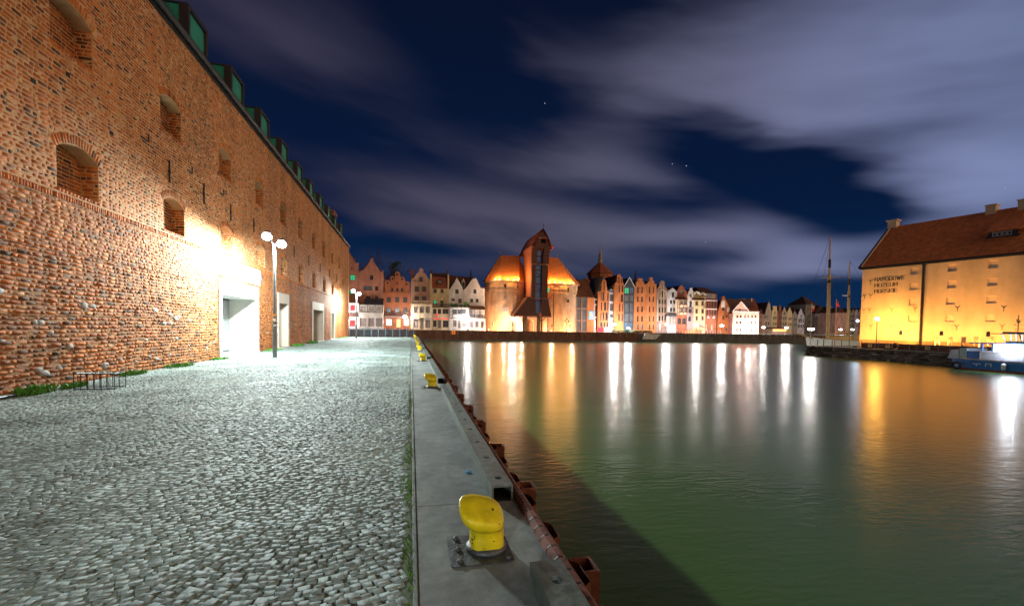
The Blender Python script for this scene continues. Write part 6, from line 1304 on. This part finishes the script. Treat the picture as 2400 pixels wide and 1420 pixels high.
for k in (0, 1, 3, 5, 7): m = MB(); m.box(-.06, -.032, -2.2*k-1.4, -2.2*k-.9, .25, .65); m.box(-.064, -.06, -2.2*k-1.3, -2.2*k-1.0, .4, .5, 1); m.build('emblem_plate', [M['yellow_cream'], M['fence_dark']], fn)
cp_ = empty('chain_railing', (56.35, 46.5, QZ+.1), label='row of thin posts linked by sagging ropes along the museum quay edge', cat='railing')
for k in range(14): m = MB(); m.tube([(0, -2*k, 0), (0, -2*k, .75)], .03, 6); m.build('post', M['pole_grey'], cp_)
for k in range(13): m = MB(); m.tube([(0, -2*k-2*t, .72-.9*t*(1-t)) for t in (0, .2, .4, .6, .8, 1)], .015, 5); m.build('rope', M['pile_pale'], cp_)
lr = MB(); n = 20
for i in range(n): a, b = 2*math.pi*i/n, 2*math.pi*(i+1)/n; lr.tube([(0, .36*math.cos(a), .36*math.sin(a)), (0, .36*math.cos(b), .36*math.sin(b))], .07, 8, i//3 % 2)
o = lr.build('life_ring', [M['yellow_cream'], M['dark_brick']]); o.location = (57.45, 42.9, QZ+.5); tag(o, 'life ring hanging on the dark fence before the museum', 'life ring')
# quay corner: bollard posts, flagpoles
for i, (px, py0, py1, lb, fc) in enumerate(((1898.5, 712, 812, 'white flagpole with limp white and red flag at the museum quay corner', 'white_wall'), (1956, 702, 813, 'flagpole with limp red flag between the two ship masts', 'pane_red'))):
    q = at(px, py1, 52.6-.6*i); t_ = at(px, py0, q.y); r = empty('flagpole', (q.x, q.y, QZ), label=lb, cat='flagpole', group='flagpoles on the museum quay'); hh = t_.z-QZ
    m = MB(); m.tube([(0, 0, 0), (0, 0, hh)], [.06, .035], 8); m.ball((0, 0, hh), .07); m.build('pole', M['grey_white'] if not i else M['tan_pink'], r)
    m = MB(); vs = []; 
    for k in range(8):
        for j in range(5): vs.append((.05+.10*j+.03*math.sin(k*1.3), .06*math.sin(j*1.9+k*.6), hh-.15-.10*k-.05*j))
    fs = [(k*5+j, k*5+j+1, (k+1)*5+j+1, (k+1)*5+j) for k in range(7) for j in range(4)]; m.add(vs, fs); m.m = [0 if f[0] < 18 else 1 for f in fs]
    m.build('flag', [M['grey_white'] if not i else M['frame_rd'], mat('red_cloth', (.5, .03, .04), .8, .1)], r, recalc=False)
for i, px in enumerate((1916, 1930, 1950, 1972, 1990, 2019)):
    q = at(px, 812, 52.9-.4*(i % 2)); m = MB(); m.tube([(0, 0, 0), (0, 0, .85)], .05, 8); m.lathe([(.07, .85), (.07, .92), (.02, .98)], n=8); o = m.build('quay_post', M['black_iron']); o.location = (q.x, q.y, QZ); tag(o, 'slim dark post on the museum quay corner', 'post', 'dark posts on the museum quay corner')

# sailing ship moored behind the corner
M['hull_white'] = mat('ship_white', (.74, .82, .84), .5, .2, .6, emit=None); M['mast'] = mat('varnished_mast', (.42, .25, .08), .5, .2, 3); M['rope'] = mat('tarred_rope', (.05, .045, .04), .9, 0)
sh = empty('sailing_ship', (69, 66, -1.8), label='white hulled two-masted sailing ship moored behind the museum quay corner', cat='ship')
m = MB(); st_ = [(-.6, .25, 2.5), (1.2, 1.1, 2.25), (4, 2.0, 2.05), (9, 2.4, 1.95), (16, 2.3, 2.0), (22, 1.7, 2.3)]; vs = []
for x, b_, z in st_: vs += [(x, -b_, z), (x+.3, -b_*.8, .3), (x+.4, b_*.8, .3), (x, b_, z)]
fs = [(i*4+j, (i+1)*4+j, (i+1)*4+j+1, i*4+j+1) for i in range(5) for j in range(3)]+[(0, 1, 2, 3), (20, 23, 22, 21)]+[(i*4+3, i*4, (i+1)*4, (i+1)*4+3) for i in range(5)]
m.add(vs, fs); m.build('hull', M['hull_white'], sh)
m = MB(); 
for i in range(5): a, b = st_[i], st_[i+1]; m.bar((a[0], -a[1]-.03, a[2]), (b[0], -b[1]-.03, b[2]), .1); m.bar((a[0], -a[1], a[2]+.45), (b[0], -b[1], b[2]+.45), .04)
for k in range(26): x = k*.85; m.bar((x, -min(2.35, .6+x*.35), 2.1), (x, -min(2.35, .6+x*.35), 2.55), .04)
m.build('railing', M['mast'], sh)
def mast(px0, py0, px1, py1, r, nm):
    a = at(px0, py0, 66); b = at(px1, py1, 66); m = MB(); d = b-a; A_ = Vector((a.x-69, 0, a.z+1.8)); B_ = Vector((b.x-69, 0, b.z+1.8))
    m.tube([A_-Vector((0, 0, 1.2)), A_+(B_-A_)*.62, A_+(B_-A_)*.64, B_], [r, r*.85, r*.55, r*.3], 10); o = m.build(nm, M['mast'], sh, smooth=False)
    m = MB(); m.tube([A_+(B_-A_)*.55, A_+(B_-A_)*.575], r*1.05, 10); m.tube([A_+(B_-A_)*.70, A_+(B_-A_)*.78], r*.75, 10); m.build('mast_band', M['black_iron'], o)
    return A_, B_
A1, B1 = mast(1940, 793, 1946, 556, .30, 'mast'); A2, B2 = mast(1986, 800, 1992, 612, .24, 'mast')
m = MB()
for A_, B_ in ((A1, B1), (A2, B2)):
    for f_, dx, dy in ((.66, -1.9, -2), (.66, -1.3, -2.1), (.66, 1.4, -2.1), (.66, 1.9, -2), (.97, -3.2, 0), (.62, -1.6, 2)): m.tube([A_+(B_-A_)*f_, A_+Vector((dx, dy, .6))], .022, 4, caps=False)
m.tube([B1, Vector((-3.0, 0, 3.2))], .03, 4, caps=False); m.tube([A1+(B1-A1)*.66, Vector((-2, 0, 3.0))], .03, 4, caps=False); m.tube([A1+(B1-A1)*.66, A2+(B2-A2)*.66], .02, 4, caps=False); m.tube([B2, Vector((20, 0, 3))], .025, 4, caps=False)
m.build('rigging', M['rope'], sh, recalc=False)
q = A1+(B1-A1)*.60; m = MB(); m.tube([q+Vector((-2.1, -.2, -.1)), q+Vector((2.1, -.2, .2))], .06, 6); m.build('yard', M['tan'], sh)
q = A2+(B2-A2)*.56; m = MB(); m.lathe([(.1, 0), (.5, .08), (.5, .2), (.1, .26)], (q.x-1.0, -.2, q.z), 12); m.bar(q, q+Vector((-1, -.2, .1)), .06); m.build('radar', M['grey_white'], sh)
q = at(2010, 752, 62.5); m = MB(); m.tube([(q.x-69, -2.0, 2.0), (q.x-69, -3.3, q.z+1.9)], .04, 6); m.build('lamp_arm', M['black_iron'], sh)
m = MB(); m.ball((q.x-69, -3.5, q.z+1.8), .2); m.build('deck_lamp', glow('deck_glow', (.55, .78, 1), 22), sh, smooth=True, recalc=False); point_light('deck_light', (q.x-69, -3.5, q.z+1.8), 700, (.62, .82, 1), .24, sh)
q = at(1900, 790, 60); m = MB(); m.box(q.x-69-.1, q.x-69+.1, -5.9, -5.7, .7, .9) if False else None
m = MB(); m.tube([(-.4, 0, 2.4), (-3.4, 0, 3.3)], [.14, .06], 8); m.build('bowsprit', M['mast'], sh)
m = MB(); m.tube([(4.4, 0, 3.1), (8.6, -.4, 3.3)], .13, 8); m.box(5.5, 8, -1.0, 1.0, 1.9, 2.7); m.box(10.5, 15, -1.2, 1.2, 1.9, 2.9); m.build('deckhouse', M['mast'], sh)

# blue work boat
bt = empty('work_boat', (53, 34.0, -1.8), label='blue hulled work boat with grey cabin and glaring white light panel at the right edge', cat='boat')
M['boat_blue'] = mat('boat_blue', (.015, .10, .34), .45, .2, 1.5); M['tarp'] = mat('grey_tarp', (.36, .36, .40), .7, .15, 2); M['tarp_green'] = mat('grey_green_tarp', (.22, .26, .26), .7, .2, 2); M['boat_red'] = mat('boat_red', (.25, .05, .03), .6, .2, 2)
def bp_(px, py, Xp): q = at_wall(px, py, Xp); return q.y-34.0, q.z+1.8
stt = [(.1, .15, .35), (-.8, 1.0, .3), (-2.2, 1.55, .22), (-5, 1.75, .18), (-14, 1.75, .18), (-16, 1.4, .2)]   # y, half beam, extra sheer
m = MB(); vs = []
for y, b_, e in stt: vs += [(-b_, y, .80+e), (-b_*1.0, y-.05, .62+e), (-b_*.92, y-.25, .16), (-b_*.7, y-.5, -.4), (b_*.7, y-.5, -.4), (b_*.92, y-.25, .16), (b_, y-.05, .62+e), (b_, y, .80+e)]
nn = 8; fs = []; mi = []
for i in range(len(stt)-1):
    for j in range(nn-1): fs.append((i*nn+j, i*nn+j+1, (i+1)*nn+j+1, (i+1)*nn+j)); mi.append(1 if j in (2, 4, 3) else 0)
    fs.append((i*nn+7, (i+1)*nn+7, (i+1)*nn, i*nn)); mi.append(0)
fs += [tuple(range(nn)), tuple(range((len(stt)-1)*nn, len(stt)*nn))]; mi += [0, 0]
m.add(vs, fs); m.m = mi; m.build('hull', [M['boat_blue'], M['boat_red']], bt)
m = MB()
for i in range(len(stt)-1): a, b = stt[i], stt[i+1]; [m.bar((s*(a[1]+.05), a[0], .84+a[2]), (s*(b[1]+.05), b[0], .84+b[2]), .12, .1) for s in (-1, 1)]
m.build('rub_rail', M['tan'], bt)
def cab(nm, p0, p1, pt, zb, mm, x0=-1.35, x1=1.3, par=None, lean=0):
    y0, z0 = bp_(p0, pt, 53+x0); y1, z1 = bp_(p1, pt, 53+x0); zt = (z0+z1)/2; m = MB()
    m.hexa([(x0, y1, zb), (x1, y1, zb), (x1, y0, zb), (x0, y0, zb), (x0, y1, zt), (x1, y1, zt), (x1, y0-lean, zt), (x0, y0-lean, zt)]); return m.build(nm, M[mm], par or bt, bevel=.02)
cab('crate', 2222, 2246.5, 819, 1.0, 'tarp', lean=.25); cab('tarpaulin', 2249, 2266, 815.5, 1.0, 'tarp_green'); cab('cabin', 2268, 2295, 822.5, 1.0, 'boat_blue'); cab('cabin_side', 2295.5, 2440, 825, 1.0, 'tarp', -1.45, 1.4)
y0, z0 = bp_(2329, 807, 51.7); y1, _ = bp_(2440, 807, 51.7); _, zb = bp_(2340, 825, 51.7); m = MB(); m.box(-1.3, 1.2, y1, y0, zb, z0); m.build('light_panel', mat('light_panel', (.8, .8, .8), .5, 0, emit=(.9, .95, 1), estr=7), bt)
q0 = bp_(2272, 803, 51.6); q1 = bp_(2440, 803, 51.6); m = MB(); m.box(-1.4, 1.3, q1[0], q0[0], z0+.02, z0+.12); m.build('canopy', M['boat_blue'], bt)
for px in (2300, 2325): yy, _ = bp_(px, 812, 51.7); [(lambda mm_: mm_.build('canopy_post', M['boat_blue'], bt))(MB().box(x-.05, x+.05, yy-.06, yy+.06, .9, z0+.02)) for x in (-1.2, 1.1)]
y0, zt = bp_(2348, 783, 52); y1, _ = bp_(2440, 783, 52); wz = z0+.12
m = MB(); m.box(-1.0, 1.0, y1, y0-.3, wz, wz+.2)
for k in range(7): yy = (y0-.3)+(y1-(y0-.3))*k/6; m.bar((-1.0, yy, wz+.2), (-1.1, yy+(.25 if k == 0 else 0), zt), .08); m.bar((1.0, yy, wz+.2), (1.1, yy+(.25 if k == 0 else 0), zt), .08)
wh = m.build('wheelhouse', M['tarp'], bt); m = MB(); m.box(-1.35, 1.35, y1, y0+.55, zt, zt+.08); m.box(-1.1, 1.1, y1, y0-.1, zt+.08, zt+.22); m.build('roof', M['zinc'], wh)
for sx in (-1, 1):
    m = MB()
    for k in range(9): yy = -3.2-1.5*k; m.tube([(sx*1.68, yy, 1.0), (sx*1.68, yy, 1.75)], .02, 5)
    for z in (1.4, 1.75): m.tube([(sx*1.68, -3.2, z), (sx*1.68, -15.2, z)], .018, 5)
    m.build('deck_rail', M['grey_white'], bt)
for y_, q_ in ((-1.2, (3.2, 2.5, 1.4)), (-9, (3.2, -6, 1.4))): m = MB(); m.tube([(1.3 if y_ < -5 else .7, y_, 1.1), ((1.3+3.2)/2, (y_+q_[1])/2, 1.0), q_], .025, 5); m.build('mooring_line', M['rope'], bt)
for k in range(3): m = MB(); m.lathe([(.05, -.3), (.16, -.2), (.16, .2), (.05, .3)], (-1.88, -5-3*k, .55), 10); m.build('fender', M['grey_white'], bt)
ym, zm = bp_(2384, 738, 52.5); m = MB(); m.tube([(-.3, ym, zt), (-.3, ym, zm+.0)], .035, 6)
for f_, w_ in ((.25, .5), (.5, .7), (.75, .35)): z = zt+(zm-zt)*f_; m.bar((-.3, ym-w_, z), (-.3, ym+w_*.3, z), .03); m.ball((-.3, ym+w_*.3, z), .06)
m.lathe([(.12, 0), (.12, .18)], (-.3, ym, zt+(zm-zt)*.6), 8); m.build('mast', M['pile_pale'], wh)
yt, ztt = bp_(2240, 856, 51.2); m = MB()
for i in range(16): a, b = 2*math.pi*i/16, 2*math.pi*(i+1)/16; m.tube([(-1.72, yt+.33*math.cos(a), .38+.28*math.sin(a)), (-1.72, yt+.33*math.cos(b), .38+.28*math.sin(b))], .1, 8)
m.build('tyre_fender', M['dark'], bt)
yy, zz = bp_(2270, 853, 51.2); m = MB(); m.box(-1.80, -1.775, yy-.9, yy-.3, .62, .68); m.box(-1.80, -1.775, yy-.62, yy-.56, .46, .62); m.box(-1.80, -1.775, yy-1.3, yy-1.24, .46, .74); m.box(-1.80, -1.775, yy-1.7, yy-1.64, .46, .74); m.box(-1.80, -1.775, yy-1.7, yy-1.24, .68, .74); m.build('hull_mark', M['white_wall'], bt)
bl_y, bl_z = bp_(2372, 805, 51.4); m = MB(); m.box(-1.5, -1.42, bl_y-.14, bl_y+.14, z0-.32, z0-.1); m.build('floodlight', glow('boat_flood', (.9, .95, 1), 40), bt)
point_light('flood_light', (-1.75, bl_y, z0-.2), 500, (.85, .93, 1), .15, bt)
